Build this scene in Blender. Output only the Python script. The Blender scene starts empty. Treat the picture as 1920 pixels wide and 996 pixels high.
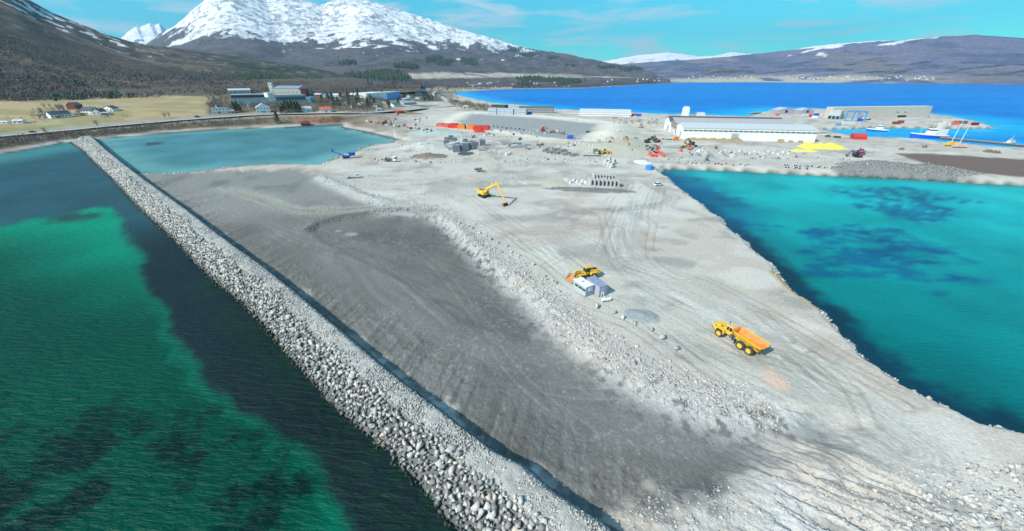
import bpy, bmesh, math, random
import numpy as np
from mathutils import Vector, Matrix, noise as mnoise
random.seed(7); np.random.seed(7)
S = bpy.context.scene; COL = S.collection
# ---------------------------------------------------------------- camera, sky, sun
FPX, PITCH, HC = 700.0, math.radians(27.0), 48.0
SP, CP = math.sin(PITCH), math.cos(PITCH)
cam = bpy.data.cameras.new('camera'); co = bpy.data.objects.new('camera', cam); COL.objects.link(co)
co.location = (0, 0, HC); co.rotation_euler = (math.radians(90) - PITCH, 0, 0)
cam.sensor_width = 36; cam.lens = FPX / 1920 * 36; cam.clip_start = 1; cam.clip_end = 40000
S.camera = co
SUN_EL, SUN_AZ = math.radians(40), math.radians(215)       # azimuth of the sun, counter-clockwise from +X
sd_ = bpy.data.lights.new('sun', 'SUN'); sd_.energy = 4.9; sd_.angle = math.radians(0.5); sd_.color = (1, .925, .80)
so = bpy.data.objects.new('sun', sd_); COL.objects.link(so)
sv = Vector((math.cos(SUN_EL) * math.cos(SUN_AZ), math.cos(SUN_EL) * math.sin(SUN_AZ), math.sin(SUN_EL)))
so.rotation_euler = sv.to_track_quat('Z', 'Y').to_euler(); so.location = (-60, -40, 90)
W = bpy.data.worlds.new('World'); S.world = W; W.use_nodes = True
wt = W.node_tree; wt.nodes.clear()
def N(t, ty, **k):
    n = t.nodes.new(ty)
    for a, b in k.items():
        if a in n.inputs.keys(): n.inputs[a].default_value = b
        else: setattr(n, a, b)
    return n
wo = N(wt, 'ShaderNodeOutputWorld'); bg = N(wt, 'ShaderNodeBackground', Strength=0.098)
sky = N(wt, 'ShaderNodeTexSky', sky_type='NISHITA', sun_disc=False)
sky.sun_elevation = SUN_EL; sky.sun_rotation = math.pi / 2 - SUN_AZ; sky.air_density = 1.0; sky.dust_density = 0.05; sky.ozone_density = 2.2
tint = N(wt, 'ShaderNodeMix', data_type='RGBA', blend_type='MULTIPLY'); tint.inputs[0].default_value = 1.0
tint.inputs[7].default_value = (0.28, 1.46, 1.42, 1)
tc = N(wt, 'ShaderNodeTexCoord'); mp = N(wt, 'ShaderNodeMapping'); mp.inputs['Scale'].default_value = (2.2, 2.2, 15.0); mp.inputs['Rotation'].default_value = (0.1, 0.12, 0.5)
cn = N(wt, 'ShaderNodeTexNoise', Scale=2.6, Detail=7.0, Roughness=0.55, Distortion=0.5)
cr = N(wt, 'ShaderNodeMapRange'); cr.inputs[1].default_value = 0.47; cr.inputs[2].default_value = 0.70; cr.inputs[4].default_value = 0.85
cmix = N(wt, 'ShaderNodeMix', data_type='RGBA'); cmix.inputs[7].default_value = (8.0, 8.9, 9.2, 1)
L = wt.links.new
L(sky.outputs[0], tint.inputs[6]); L(tc.outputs['Generated'], mp.inputs[0]); L(mp.outputs[0], cn.inputs[0]); L(cn.outputs[0], cr.inputs[0])
L(cr.outputs[0], cmix.inputs[0]); L(tint.outputs[2], cmix.inputs[6]); L(cmix.outputs[2], bg.inputs[0]); L(bg.outputs[0], wo.inputs[0])
S.view_settings.view_transform = 'Standard'; S.view_settings.look = 'None'; S.view_settings.exposure = 0.27; S.view_settings.gamma = 1.0
# ---------------------------------------------------------------- picture <-> place
def ray(px, py):
    a, b = px - 960, py - 498
    return a, FPX * CP - b * SP, -(FPX * SP + b * CP)
def P(px, py, z=0.0):
    a, f, d = ray(px, py); t = (HC - z) / -d
    return (a * t, f * t)
def proj(x, y, z):
    dep = y * CP + (HC - z) * SP; up = y * SP - (HC - z) * CP
    return 960 + FPX * x / dep, 498 - FPX * up / dep
def az(px, py=150):
    a, f, d = ray(px, py); return math.atan2(a, f), -(-d) / math.hypot(a, f)   # azimuth, slope of the ray (up positive)
# ---------------------------------------------------------------- numpy noise and distance helpers
def _h(ix, iy, s):
    n = (ix * 374761393 + iy * 668265263 + s * 974634777) & 0xFFFFFFFF
    n = ((n ^ (n >> 13)) * 1274126177) & 0xFFFFFFFF
    return ((n ^ (n >> 16)) & 0xFFFF) / 65535.0
def vn(x, y, s=0):
    x = np.asarray(x, float); y = np.asarray(y, float)
    xi = np.floor(x).astype(np.int64); yi = np.floor(y).astype(np.int64); fx = x - xi; fy = y - yi
    fx = fx * fx * (3 - 2 * fx); fy = fy * fy * (3 - 2 * fy)
    a = _h(xi, yi, s); b = _h(xi + 1, yi, s); c = _h(xi, yi + 1, s); d = _h(xi + 1, yi + 1, s)
    return a + (b - a) * fx + (c - a) * fy + (a - b - c + d) * fx * fy
def fbm(x, y, o=4, s=0, g=.5):
    r = 0; a = 1; t = 0
    for i in range(o):
        c, q = math.cos(i * 1.1), math.sin(i * 1.1)
        r = r + a * vn(x * c - y * q + i * 17.3, x * q + y * c + i * 9.1, s + i); t += a; a *= g; x = x * 2.03; y = y * 2.03
    return r / t
def sst(a, b, x):
    t = np.clip((x - a) / (b - a), 0, 1); return t * t * (3 - 2 * t)
def seg_d(X, Y, pts, closed=True):
    best = np.full(X.shape, 1e18); n = len(pts)
    for i in range(n if closed else n - 1):
        ax, ay = pts[i]; bx, by = pts[(i + 1) % n]; dx, dy = bx - ax, by - ay; l = dx * dx + dy * dy + 1e-9
        t = np.clip(((X - ax) * dx + (Y - ay) * dy) / l, 0, 1)
        best = np.minimum(best, (X - ax - t * dx) ** 2 + (Y - ay - t * dy) ** 2)
    return np.sqrt(best)
def inside(X, Y, pts):
    r = np.zeros(X.shape, bool); n = len(pts)
    for i in range(n):
        ax, ay = pts[i]; bx, by = pts[(i + 1) % n]
        if ay == by: continue
        r ^= ((ay > Y) != (by > Y)) & (X < (bx - ax) * (Y - ay) / (by - ay) + ax)
    return r
def sdp(X, Y, pts, margin=1e9):
    """positive inside"""
    p = np.array(pts); m = (X > p[:, 0].min() - margin) & (X < p[:, 0].max() + margin) & (Y > p[:, 1].min() - margin) & (Y < p[:, 1].max() + margin)
    r = np.full(X.shape, -margin if margin < 1e8 else -1e9, float)
    if m.any():
        x, y = X[m], Y[m]; r[m] = seg_d(x, y, pts) * np.where(inside(x, y, pts), 1, -1)
    return r
def line_ds(X, Y, pts):
    """signed distance to and arc length along an open polyline"""
    best = np.full(X.shape, 1e18); S_ = np.zeros(X.shape); D = np.zeros(X.shape); acc = 0
    for i in range(len(pts) - 1):
        ax, ay = pts[i]; bx, by = pts[i + 1]; dx, dy = bx - ax, by - ay; l2 = dx * dx + dy * dy + 1e-9; l = math.sqrt(l2)
        t = np.clip(((X - ax) * dx + (Y - ay) * dy) / l2, 0, 1); d2 = (X - ax - t * dx) ** 2 + (Y - ay - t * dy) ** 2
        m = d2 < best; best = np.where(m, d2, best); S_ = np.where(m, acc + t * l, S_)
        D = np.where(m, np.sign((X - ax) * dy - (Y - ay) * dx) * np.sqrt(d2), D); acc += l
    return D, S_
PW = lambda L_, z=0.0: [P(a, b, z) for a, b in L_]
# ---------------------------------------------------------------- outline of the land
WL = [(132,267),(157,283),(178,306),(207,332),(230,357),(253,382),(293,419),(327,449),(370,495),(400,525),(450,565),(500,615),(547,672),(593,722),(640,771),(700,823),(780,898),(827,955),(860,996)]
CL = [(167,253),(200,283),(230,307),(260,330),(300,359),(350,395),(397,432),(447,469),(493,502),(547,545),(593,585),(637,622),(690,668),(750,717),(820,769),(873,811),(927,851),(973,873),(1023,917),(1077,954),(1123,984)]
BW_W = PW(WL, 0.0); BW_C = PW(CL, 4.3)
EAST = PW([(1240,322),(1262,338),(1280,354),(1312,378),(1347,402),(1380,433),(1413,462),(1453,495),(1480,529),(1505,550),(1533,569),(1567,605),(1600,639),(1633,664),(1663,694),(1707,724),(1747,747),(1783,762),(1813,772),(1860,788),(1920,807)], 1.4)
_e = []
for (ax, ay), (bx, by) in zip(EAST[:-1], EAST[1:]):
    l = math.hypot(bx - ax, by - ay); k = max(1, int(l / 3.2))
    for i in range(k): t = i / k; w = math.sin(len(_e) * 2.7) * .45 + math.sin(len(_e) * 1.13) * .5; _e.append((ax + (bx - ax) * t + w * (by - ay) / l, ay + (by - ay) * t - w * (bx - ax) / l))
EAST = _e + [EAST[-1]]
COAST = PW([(-700,420),(-400,360),(-150,315),(0,290),(40,284),(130,268),(190,262),(260,255),(330,249),(420,243.5),(500,240.5),(580,236.5),(638,234)], 0)
YARDS = PW([(2500,392),(1920,349),(1760,341),(1640,334),(1547,330.5),(1447,325.5),(1380,321.5),(1280,318.5),(1250,318)], 0)
SEA1 = EAST + [(95,30),(110,14),(100,-4),(60,-10),(25,-2),(6,12)] + BW_W[::-1] + [q for q in COAST[:5]][::-1] + [(-2500,300),(-2500,-2500),(2500,-2500),(2500,170)] + YARDS
BAY = [P(190,280),P(225,305),P(262,325.5),P(333,326),P(400,319),P(433,314),P(500,309),P(567,311),P(600,311),P(622,300),P(638,292),P(662,285),P(675,279),P(698,273),P(733,268.5),P(760,267),P(735,260),P(707,253.5),P(673,245.5),P(640,240)] + COAST[6:][::-1] + [P(175,268)]
SEA4 = PW([(837,168.5),(853,178),(887,187),(927,195),(990,200),(1037,207),(1087,209),(1187,213.5),(1230,216),(1336,218.5),(1400,221),(1413,217),(1425,212.5),(1450,208),(1500,205.5),(1545,207),(1600,211),(1700,214),(1755,217),(1790,222),(1840,232),(1865,241),(1800,242),(1700,240.5),(1625,240.5),(1608,242.5),(1529,243.5),(1560,250),(1590,256),(1630,260.5),(1718,263.5),(1762,269.5),(1803,273.5),(1865,279),(1920,282),(2400,305)]) + [(5000,900),(9000,12000),(200,12000),(-90,3000)]
# ---------------------------------------------------------------- heights
BASIN = PW([(250,325),(400,322),(560,318),(600,335),(640,352),(690,376),(760,386),(815,398),(850,425),(885,462),(930,500),(990,545),(1040,592),(1100,642),(1150,682),(1210,712),(1270,742),(1340,762),(1450,772),(1560,778),(1620,800),(1600,835),(1480,850),(1380,900),(1250,930),(1120,1000),(1060,960),(1000,900),(900,830),(700,672),(547,545),(397,432),(300,359)], 2.0)
PIT = PW([(582,428),(640,406),(700,397),(770,392),(815,402),(850,428),(885,464),(930,502),(990,547),(1040,594),(1000,640),(860,600),(760,530),(640,470),(600,450)], 1.6)
YARD2 = PW([(885,213),(960,217),(1050,224),(1125,232),(1112,250),(1085,262),(1050,262),(960,246),(880,236),(860,228)], 2)
LIP = PW([(572,432),(590,418),(640,404),(700,396),(760,391),(812,398)], 1.8)
BANK = PW([(700,388),(760,390),(815,396),(858,420),(895,458),(940,497),(1000,542),(1050,590),(1110,640),(1160,680),(1220,710),(1280,740),(1350,760),(1450,768)], 2.4)
BANK2 = PW([(600,333),(640,350),(680,368),(720,378)], 2.4)
BUMPS = [  # px, py (base centre), half sizes along x and y in m, height m, turn
    (814,250,26,18,3.4,0,'pale'), (794,276,17,13,3.8,0,'white'), (803,294,13,9,2.4,0,'brown'), (1150,280,34,24,4.2,-.6,'sand'), (1140,252,30,20,3,-.3,'sand'),
    (1170,268,14,22,2.6,0,'sand'), (1020,264,44,7,3.2,-.35,'sand'), (1680,322,30,13,4.2,-.2,'grey'), (1750,322,22,8,3.2,-.2,'grey'), (1640,310,22,9,2.8,0,'grey'),
    (1202,592,3.9,3.0,.7,-.4,'bluegrey'), (1105,357,22,4,1.0,-.15,'dark'), (930,213,30,10,3,0,'pale'), (1210,234,30,14,5,0,'sand'), (1040,346,7,6,1.0,0,'sand'),
    (860,205,60,18,3,0,'sand'), (745,215,40,16,3,0,'rust')]
BW_ = [(P(a, b, 2.5), rx, ry, h, th, c) for a, b, rx, ry, h, th, c in BUMPS]
RISE_R = [0, 350, 400, 520, 720, 900, 1200, 2200]; RISE_Z = [0, 0, 3.5, 6.5, 16, 24, 32, 42]
_o = np.array(BW_W[-1]); _d = np.array(BW_W[0]) - _o; _d /= np.linalg.norm(_d); _n = np.array([_d[1], -_d[0]]); _n = _n if _n[0] > 0 else -_n
_wa, _ca = np.array(BW_W) - _o, np.array(BW_C) - _o; _i, _j = np.argsort(_wa @ _d), np.argsort(_ca @ _d)
BWF = (_o, _d, _n, ((_wa @ _d)[_i], (_wa @ _n)[_i]), ((_ca @ _d)[_j], (_ca @ _n)[_j]), max(_wa @ _d) + 2)
def bump_q(X, Y, b):
    (cx, cy), rx, ry, h, th, c = b
    dx, dy = X - cx, Y - cy; u = (dx * math.cos(th) + dy * math.sin(th)) / rx; v = (-dx * math.sin(th) + dy * math.cos(th)) / ry
    sc = max(rx, ry) * .45; w = .42 * (fbm(X / sc, Y / sc, 4, 77) - .5)
    return np.clip(1 - np.sqrt(u * u + v * v) + w, 0, 1)
def shore(X, Y):
    """distance inland, negative out on the water"""
    s = -sdp(X, Y, SEA1)
    for pts in (BAY, SEA4):
        s2 = -sdp(X, Y, pts); s = np.minimum(s, s2)
    return s
def hz(X, Y, detail=False, full=False):
    X = np.asarray(X, float); Y = np.asarray(Y, float); R = np.hypot(X, Y)
    s = shore(X, Y)
    pa = X / np.maximum(Y, 1)
    wl = sst(-.20, -.42, pa) * sst(300, 380, R)
    pl = 2.5 + wl * np.interp(R, RISE_R, RISE_Z) + sst(500, 900, R) * sst(.0, -.2, pa) * 3
    bs = sdp(X, Y, BASIN, 60); pl = pl - 1.15 * sst(-2.5, 2.5, bs)
    pt = sdp(X, Y, PIT, 60); pl = pl - .5 * sst(-1.0, 2.0, pt)
    pl = pl - 1.2 * sst(-6, 6, sdp(X, Y, YARD2, 60))
    n1 = fbm(X / 9, Y / 9, 4, 3)
    dl = np.abs(line_ds(X, Y, LIP)[0]); pl = pl + .7 * np.exp(-(dl / 1.5) ** 2)
    dbk, sbk = line_ds(X, Y, BANK)
    pl = pl + (.45 + .5 * vn(sbk / 4, 0 * sbk, 5)) * np.exp(-((dbk - 2.0) / 2.2) ** 2) * (sbk > .1) * (s > 2)
    d2 = np.abs(line_ds(X, Y, BANK2)[0]); pl = pl + .9 * np.exp(-(d2 / 2.5) ** 2)
    for b in BW_:
        q = bump_q(X, Y, b); pl = pl + b[3] * (q * (1.0 + .35 * (n1 - .5)) - .0)
    if detail:
        near = sst(420, 120, R); pl = pl + near * (.10 * (fbm(X / 1.1, Y / 1.1, 3, 21) - .5) + .45 * (n1 - .5))
        # bulldozed furrows by the near tip
        ux, uy = .79, -.613; u = X * ux + Y * uy; v = -X * uy + Y * ux; wob = 1.5 * fbm(X / 6, Y / 6, 3, 31)
        fz = sst(62, 48, v + 5 * fbm(X / 8, Y / 8, 2, 8)) * sst(6, 18, u + v * .1) * (s > 1)
        rg = 1 - np.abs(2 * fbm(u / 5.5, (v + wob) / .95, 3, 33) - 1) * 1.6; pl = pl + fz * (1.05 * (rg - .5) + .30 * (fbm(X / .6, Y / .6, 2, 35) - .5))
        pl = pl + np.exp(-((dbk - .5) / 4.5) ** 2) * (sbk > .1) * .55 * (fbm(X / .8, Y / .8, 3, 37) - .45)
        rough = sst(41, 35, v + 4 * fbm(X / 7, Y / 7, 2, 9)) * (s > 1); pl = pl + rough * .35 * (fbm(X / .9, Y / .9, 3, 36) - .3)
        # small drop-offs fanning from the breakwater towards the basin
    je = (fbm(X / 2.2, Y / 2.2, 3, 41) - .5) * 2.2 * sst(240, 160, R) if detail else 0
    sl = np.where(R > 260, .45, .85) * np.where((pa < -.3) & (R > 200), .35, 1)
    land = np.minimum(pl, np.where(s > 0, (s + je * sst(6, 0, s)) * sl + .05, 0)) ; sea = np.maximum(-5, s * .7)
    z = np.where(s > 0, land, sea)
    if BWF:
        u = (X - BWF[0][0]) * BWF[1][0] + (Y - BWF[0][1]) * BWF[1][1]; v = (X - BWF[0][0]) * BWF[2][0] + (Y - BWF[0][1]) * BWF[2][1]
        w0 = np.interp(u, BWF[3][0], BWF[3][1]); c0 = np.maximum(np.interp(u, BWF[4][0], BWF[4][1]), w0 + 6.5); f = (v - w0) / (c0 - w0)
        lim = np.interp(f, [-.5, 0, .6, 1.0, 1.22], [-2, -1.4, -.4, .3, 1.2]); z = np.where((f > -.5) & (f < 1.22) & (u < BWF[5]) & (u > -40) & (Y > 8), np.minimum(z, lim), z)
    if full: return z, s, bs, pt, n1, dbk, sbk, dl, d2
    return z
_RT = np.exp(np.linspace(math.log(20.0), math.log(2150.0), 420))
def G(px, py, dz=0.0):
    """the point of the ground seen at a pixel of the photograph: march along the ray, take the first crossing"""
    a, f, d = ray(px, py); k = _RT / math.hypot(a, f); z = HC + d * k; hh = np.maximum(HFN[0](a * k, f * k), 0.0); c = z - hh
    n = np.nonzero(c < 0)[0]; i = int(n[0]) if len(n) else len(_RT) - 1; i = max(i, 1)
    w = c[i - 1] / (c[i - 1] - c[i]) if c[i - 1] > c[i] else 1.0; w = min(max(w, 0), 1); t = k[i - 1] + (k[i] - k[i - 1]) * w
    return Vector((a * t, f * t, float(hh[i - 1] + (hh[i] - hh[i - 1]) * w) + dz))
HFN = [hz]
def Hm(p, hpx):
    """metres of height that show as hpx pixels at p"""
    k = proj(p.x, p.y, p.z)[1] - proj(p.x, p.y, p.z + 1)[1]; return hpx / k
# ---------------------------------------------------------------- materials
MATS = {}
def mat(name, col, rough=.75, var=.16, sc=1.5, metal=0.0, bump=.0, coat=0.0):
    if name in MATS: return MATS[name]
    m = bpy.data.materials.new(name); m.use_nodes = True; t = m.node_tree; b = t.nodes['Principled BSDF']
    tcn = N(t, 'ShaderNodeTexCoord'); no = N(t, 'ShaderNodeTexNoise', Scale=sc, Detail=6.0, Roughness=.6)
    t.links.new(tcn.outputs['Object'], no.inputs[0])
    mr = N(t, 'ShaderNodeMapRange'); mr.inputs[1].default_value = .3; mr.inputs[2].default_value = .7; mr.inputs[3].default_value = 1 - var; mr.inputs[4].default_value = 1 + var
    mx = N(t, 'ShaderNodeMix', data_type='RGBA', blend_type='MULTIPLY'); mx.inputs[0].default_value = 1; mx.inputs[6].default_value = (*col, 1)
    t.links.new(no.outputs[0], mr.inputs[0]); t.links.new(mr.outputs[0], mx.inputs[7]); t.links.new(mx.outputs[2], b.inputs['Base Color'])
    b.inputs['Roughness'].default_value = rough; b.inputs['Metallic'].default_value = metal; b.inputs['Coat Weight'].default_value = coat
    if bump:
        bp = N(t, 'ShaderNodeBump', Strength=bump, Distance=.05); t.links.new(no.outputs[0], bp.inputs['Height']); t.links.new(bp.outputs[0], b.inputs['Normal'])
    MATS[name] = m; return m
def attr_mat(name, kind):
    m = bpy.data.materials.new(name); m.use_nodes = True; t = m.node_tree; b = t.nodes['Principled BSDF']; K = t.links.new
    at = N(t, 'ShaderNodeAttribute', attribute_name='col'); g = N(t, 'ShaderNodeNewGeometry')
    if kind == 'water':
        mpn = N(t, 'ShaderNodeMapping'); mpn.inputs['Scale'].default_value = (.6, 2.2, 1); mpn.inputs['Rotation'].default_value = (0, 0, .55)
        K(g.outputs['Position'], mpn.inputs[0])
        n1 = N(t, 'ShaderNodeTexNoise', Scale=.6, Detail=4.0, Roughness=.58, Distortion=.25); K(mpn.outputs[0], n1.inputs[0])
        n2 = N(t, 'ShaderNodeTexNoise', Scale=.035, Detail=3.0); K(g.outputs['Position'], n2.inputs[0])
        bp = N(t, 'ShaderNodeBump', Strength=.85, Distance=.75); K(n1.outputs[0], bp.inputs['Height']); K(bp.outputs[0], b.inputs['Normal'])
        mr = N(t, 'ShaderNodeMapRange'); mr.inputs[1].default_value = .35; mr.inputs[2].default_value = .65; mr.inputs[3].default_value = .86; mr.inputs[4].default_value = 1.14
        K(n2.outputs[0], mr.inputs[0]); mx = N(t, 'ShaderNodeMix', data_type='RGBA', blend_type='MULTIPLY'); mx.inputs[0].default_value = 1
        K(at.outputs[0], mx.inputs[6]); K(mr.outputs[0], mx.inputs[7]); K(mx.outputs[2], b.inputs['Base Color'])
        b.inputs['Roughness'].default_value = .34; b.inputs['IOR'].default_value = 1.33; b.inputs['Specular IOR Level'].default_value = .09
    else:
        fine = N(t, 'ShaderNodeTexNoise', Scale={'ground': 1.6, 'hill': .03}[kind], Detail=9.0, Roughness=.72); K(g.outputs['Position'], fine.inputs[0])
        mr = N(t, 'ShaderNodeMapRange'); mr.inputs[1].default_value = .3; mr.inputs[2].default_value = .7
        mr.inputs[3].default_value = .80 if kind == 'ground' else .55; mr.inputs[4].default_value = 1.20 if kind == 'ground' else 1.45
        if kind == 'hill':
            f2 = N(t, 'ShaderNodeTexNoise', Scale=.16, Detail=5.0, Roughness=.7); K(g.outputs['Position'], f2.inputs[0]); av = N(t, 'ShaderNodeMix', data_type='FLOAT'); av.inputs[0].default_value = .45
            K(fine.outputs[0], av.inputs[2]); K(f2.outputs[0], av.inputs[3]); K(av.outputs[0], mr.inputs[0]); mr.inputs[1].default_value = .38; mr.inputs[2].default_value = .62
        else: K(fine.outputs[0], mr.inputs[0])
        mx = N(t, 'ShaderNodeMix', data_type='RGBA', blend_type='MULTIPLY'); mx.inputs[0].default_value = 1
        K(at.outputs[0], mx.inputs[6]); K(mr.outputs[0], mx.inputs[7]); K(mx.outputs[2], b.inputs['Base Color'])
        if kind == 'ground':
            vo = N(t, 'ShaderNodeTexVoronoi', Scale=2.6); K(g.outputs['Position'], vo.inputs[0])
            ad = N(t, 'ShaderNodeMath', operation='MULTIPLY_ADD'); ad.inputs[1].default_value = -.5; K(vo.outputs['Distance'], ad.inputs[0]); K(fine.outputs[0], ad.inputs[2])
            bp = N(t, 'ShaderNodeBump', Strength=.55, Distance=.22); K(ad.outputs[0], bp.inputs['Height'])
        else:
            bp = N(t, 'ShaderNodeBump', Strength=.8, Distance=14.0); K(fine.outputs[0], bp.inputs['Height'])
        K(bp.outputs[0], b.inputs['Normal']); b.inputs['Roughness'].default_value = .95; b.inputs['Specular IOR Level'].default_value = .15
    return m
def rock_mat(name, c1, c2):
    m = bpy.data.materials.new(name); m.use_nodes = True; t = m.node_tree; b = t.nodes['Principled BSDF']; K = t.links.new
    g = N(t, 'ShaderNodeNewGeometry'); oi = N(t, 'ShaderNodeObjectInfo'); ad = N(t, 'ShaderNodeMath', operation='ADD'); fr = N(t, 'ShaderNodeMath', operation='FRACT')
    K(g.outputs['Random Per Island'], ad.inputs[0]); K(oi.outputs['Random'], ad.inputs[1]); K(ad.outputs[0], fr.inputs[0])
    rp = N(t, 'ShaderNodeValToRGB'); K(fr.outputs[0], rp.inputs[0]); e = rp.color_ramp.elements
    e[0].color = (*c1, 1); e[1].color = (*c2, 1)
    e2 = rp.color_ramp.elements.new(.93); e2.color = (*[x * .98 for x in c2], 1); e3 = rp.color_ramp.elements.new(.97); e3.color = (c2[0] * 1.0, c2[1] * .82, c2[2] * .68, 1)
    n = N(t, 'ShaderNodeTexNoise', Scale=1.7, Detail=7.0, Roughness=.7); K(g.outputs['Position'], n.inputs[0])
    mr = N(t, 'ShaderNodeMapRange'); mr.inputs[1].default_value = .3; mr.inputs[2].default_value = .7; mr.inputs[3].default_value = .78; mr.inputs[4].default_value = 1.16; K(n.outputs[0], mr.inputs[0])
    mx = N(t, 'ShaderNodeMix', data_type='RGBA', blend_type='MULTIPLY'); mx.inputs[0].default_value = 1; K(rp.outputs[0], mx.inputs[6]); K(mr.outputs[0], mx.inputs[7])
    # wet weed line on the stones just above the water
    sx = N(t, 'ShaderNodeSeparateXYZ'); K(g.outputs['Position'], sx.inputs[0]); wr = N(t, 'ShaderNodeMapRange'); wr.inputs[1].default_value = .15; wr.inputs[2].default_value = .95; K(sx.outputs[2], wr.inputs[0])
    wm = N(t, 'ShaderNodeMix', data_type='RGBA'); wm.inputs[6].default_value = (.022, .026, .016, 1); K(wr.outputs[0], wm.inputs[0]); K(mx.outputs[2], wm.inputs[7]); K(wm.outputs[2], b.inputs['Base Color'])
    bp = N(t, 'ShaderNodeBump', Strength=.5, Distance=.12); K(n.outputs[0], bp.inputs['Height']); K(bp.outputs[0], b.inputs['Normal']); b.inputs['Roughness'].default_value = .9
    MATS[name] = m; return m
M_GR = attr_mat('ground_gravel', 'ground'); M_WA = attr_mat('sea_water', 'water'); M_HI = attr_mat('hillside', 'hill')
M_ARM = rock_mat('armour_stone', (.20, .21, .21), (.62, .61, .58)); M_RUB = rock_mat('rubble_stone', (.30, .31, .31), (.60, .60, .58)); M_DST = rock_mat('dark_stone', (.13, .135, .135), (.36, .37, .37))
MB_ = dict(stackgrey=((.15, .18, .215), .8), yellow=((.76, .47, .04), .55), orange=((.72, .22, .03), .6), dyellow=((.50, .28, .02), .6), black=((.02, .02, .022), .6), tyre=((.05, .05, .052), .9), glass=((.02, .03, .035), .15),
    white=((.78, .78, .77), .6), offw=((.58, .59, .58), .7), grey=((.30, .31, .32), .7), dgrey=((.11, .12, .13), .7), slate=((.06, .07, .085), .7), blue=((.02, .12, .55), .5), lblue=((.10, .35, .62), .6),
    purple=((.44, .41, .54), .6), cabgrey=((.42, .46, .52), .6), bluroof=((.25, .31, .43), .6), red=((.60, .035, .03), .6), dred=((.16, .02, .02), .8), coral=((.70, .12, .08), .7), beige=((.50, .47, .42), .8),
    concrete=((.46, .47, .46), .85), lconc=((.62, .64, .63), .85), wood=((.30, .20, .10), .85), logs=((.20, .17, .14), .9), rust=((.22, .07, .03), .8), green=((.05, .18, .09), .7), dgreen=((.03, .07, .04), .8),
    bluegrey=((.36, .42, .50), .6), greyroof=((.50, .54, .58), .55), darkroof=((.10, .10, .12), .6), palepink=((.62, .42, .42), .7), tarp=((.80, .74, .10), .6), tan=((.42, .32, .20), .8), metal=((.5, .5, .52), .35),
    asphalt=((.17, .17, .165), .9), gravelroad=((.36, .35, .33), .95), bark=((.12, .10, .085), .95), twig=((.17, .15, .135), .95), twig2=((.20, .155, .11), .95), pine=((.035, .06, .028), .9), pine2=((.05, .075, .035), .9), orangebrown=((.50, .28, .12), .8))
def M(k):
    c, r = MB_[k]; return mat(k, c, r, var=.22 if k in ('twig', 'twig2', 'pine', 'pine2', 'rust', 'logs', 'wood') else .12, sc=.8, metal=.6 if k == 'metal' else 0)
# ---------------------------------------------------------------- objects
def link(o, parent=None):
    COL.objects.link(o)
    if parent: o.parent = parent
    return o
def tag(o, label=None, cat=None, group=None, kind=None):
    for k, v in (('label', label), ('category', cat), ('group', group), ('kind', kind)):
        if v: o[k] = v
    return o
def thing(name, label, cat, loc=(0, 0, 0), rz=0, group=None):
    o = link(bpy.data.objects.new(name, None)); o.location = loc; o.rotation_euler = (0, 0, rz); o.empty_display_size = .2
    return tag(o, label, cat, group)
def mesh(name, V, F, m, smooth=False):
    me = bpy.data.meshes.new(name); me.from_pydata([tuple(v) for v in V], [], F); me.update()
    if m: me.materials.append(m)
    if smooth: me.polygons.foreach_set('use_smooth', [True] * len(me.polygons))
    return me
def npmesh(name, V, F, m, col=None, smooth=False):
    me = bpy.data.meshes.new(name); V = np.asarray(V, np.float32); F = np.asarray(F, np.int32); k = F.shape[1]
    me.vertices.add(len(V)); me.vertices.foreach_set('co', V.ravel()); me.loops.add(F.size); me.loops.foreach_set('vertex_index', F.ravel())
    me.polygons.add(len(F)); me.polygons.foreach_set('loop_start', np.arange(0, F.size, k, dtype=np.int32)); me.polygons.foreach_set('loop_total', np.full(len(F), k, np.int32))
    if smooth: me.polygons.foreach_set('use_smooth', np.ones(len(F), bool))
    me.update(calc_edges=True); me.materials.append(m)
    if col is not None:
        a = me.color_attributes.new('col', 'FLOAT_COLOR', 'POINT'); c = np.ones((len(V), 4), np.float32); c[:, :3] = col; a.data.foreach_set('color', c.ravel())
    return me
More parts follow.
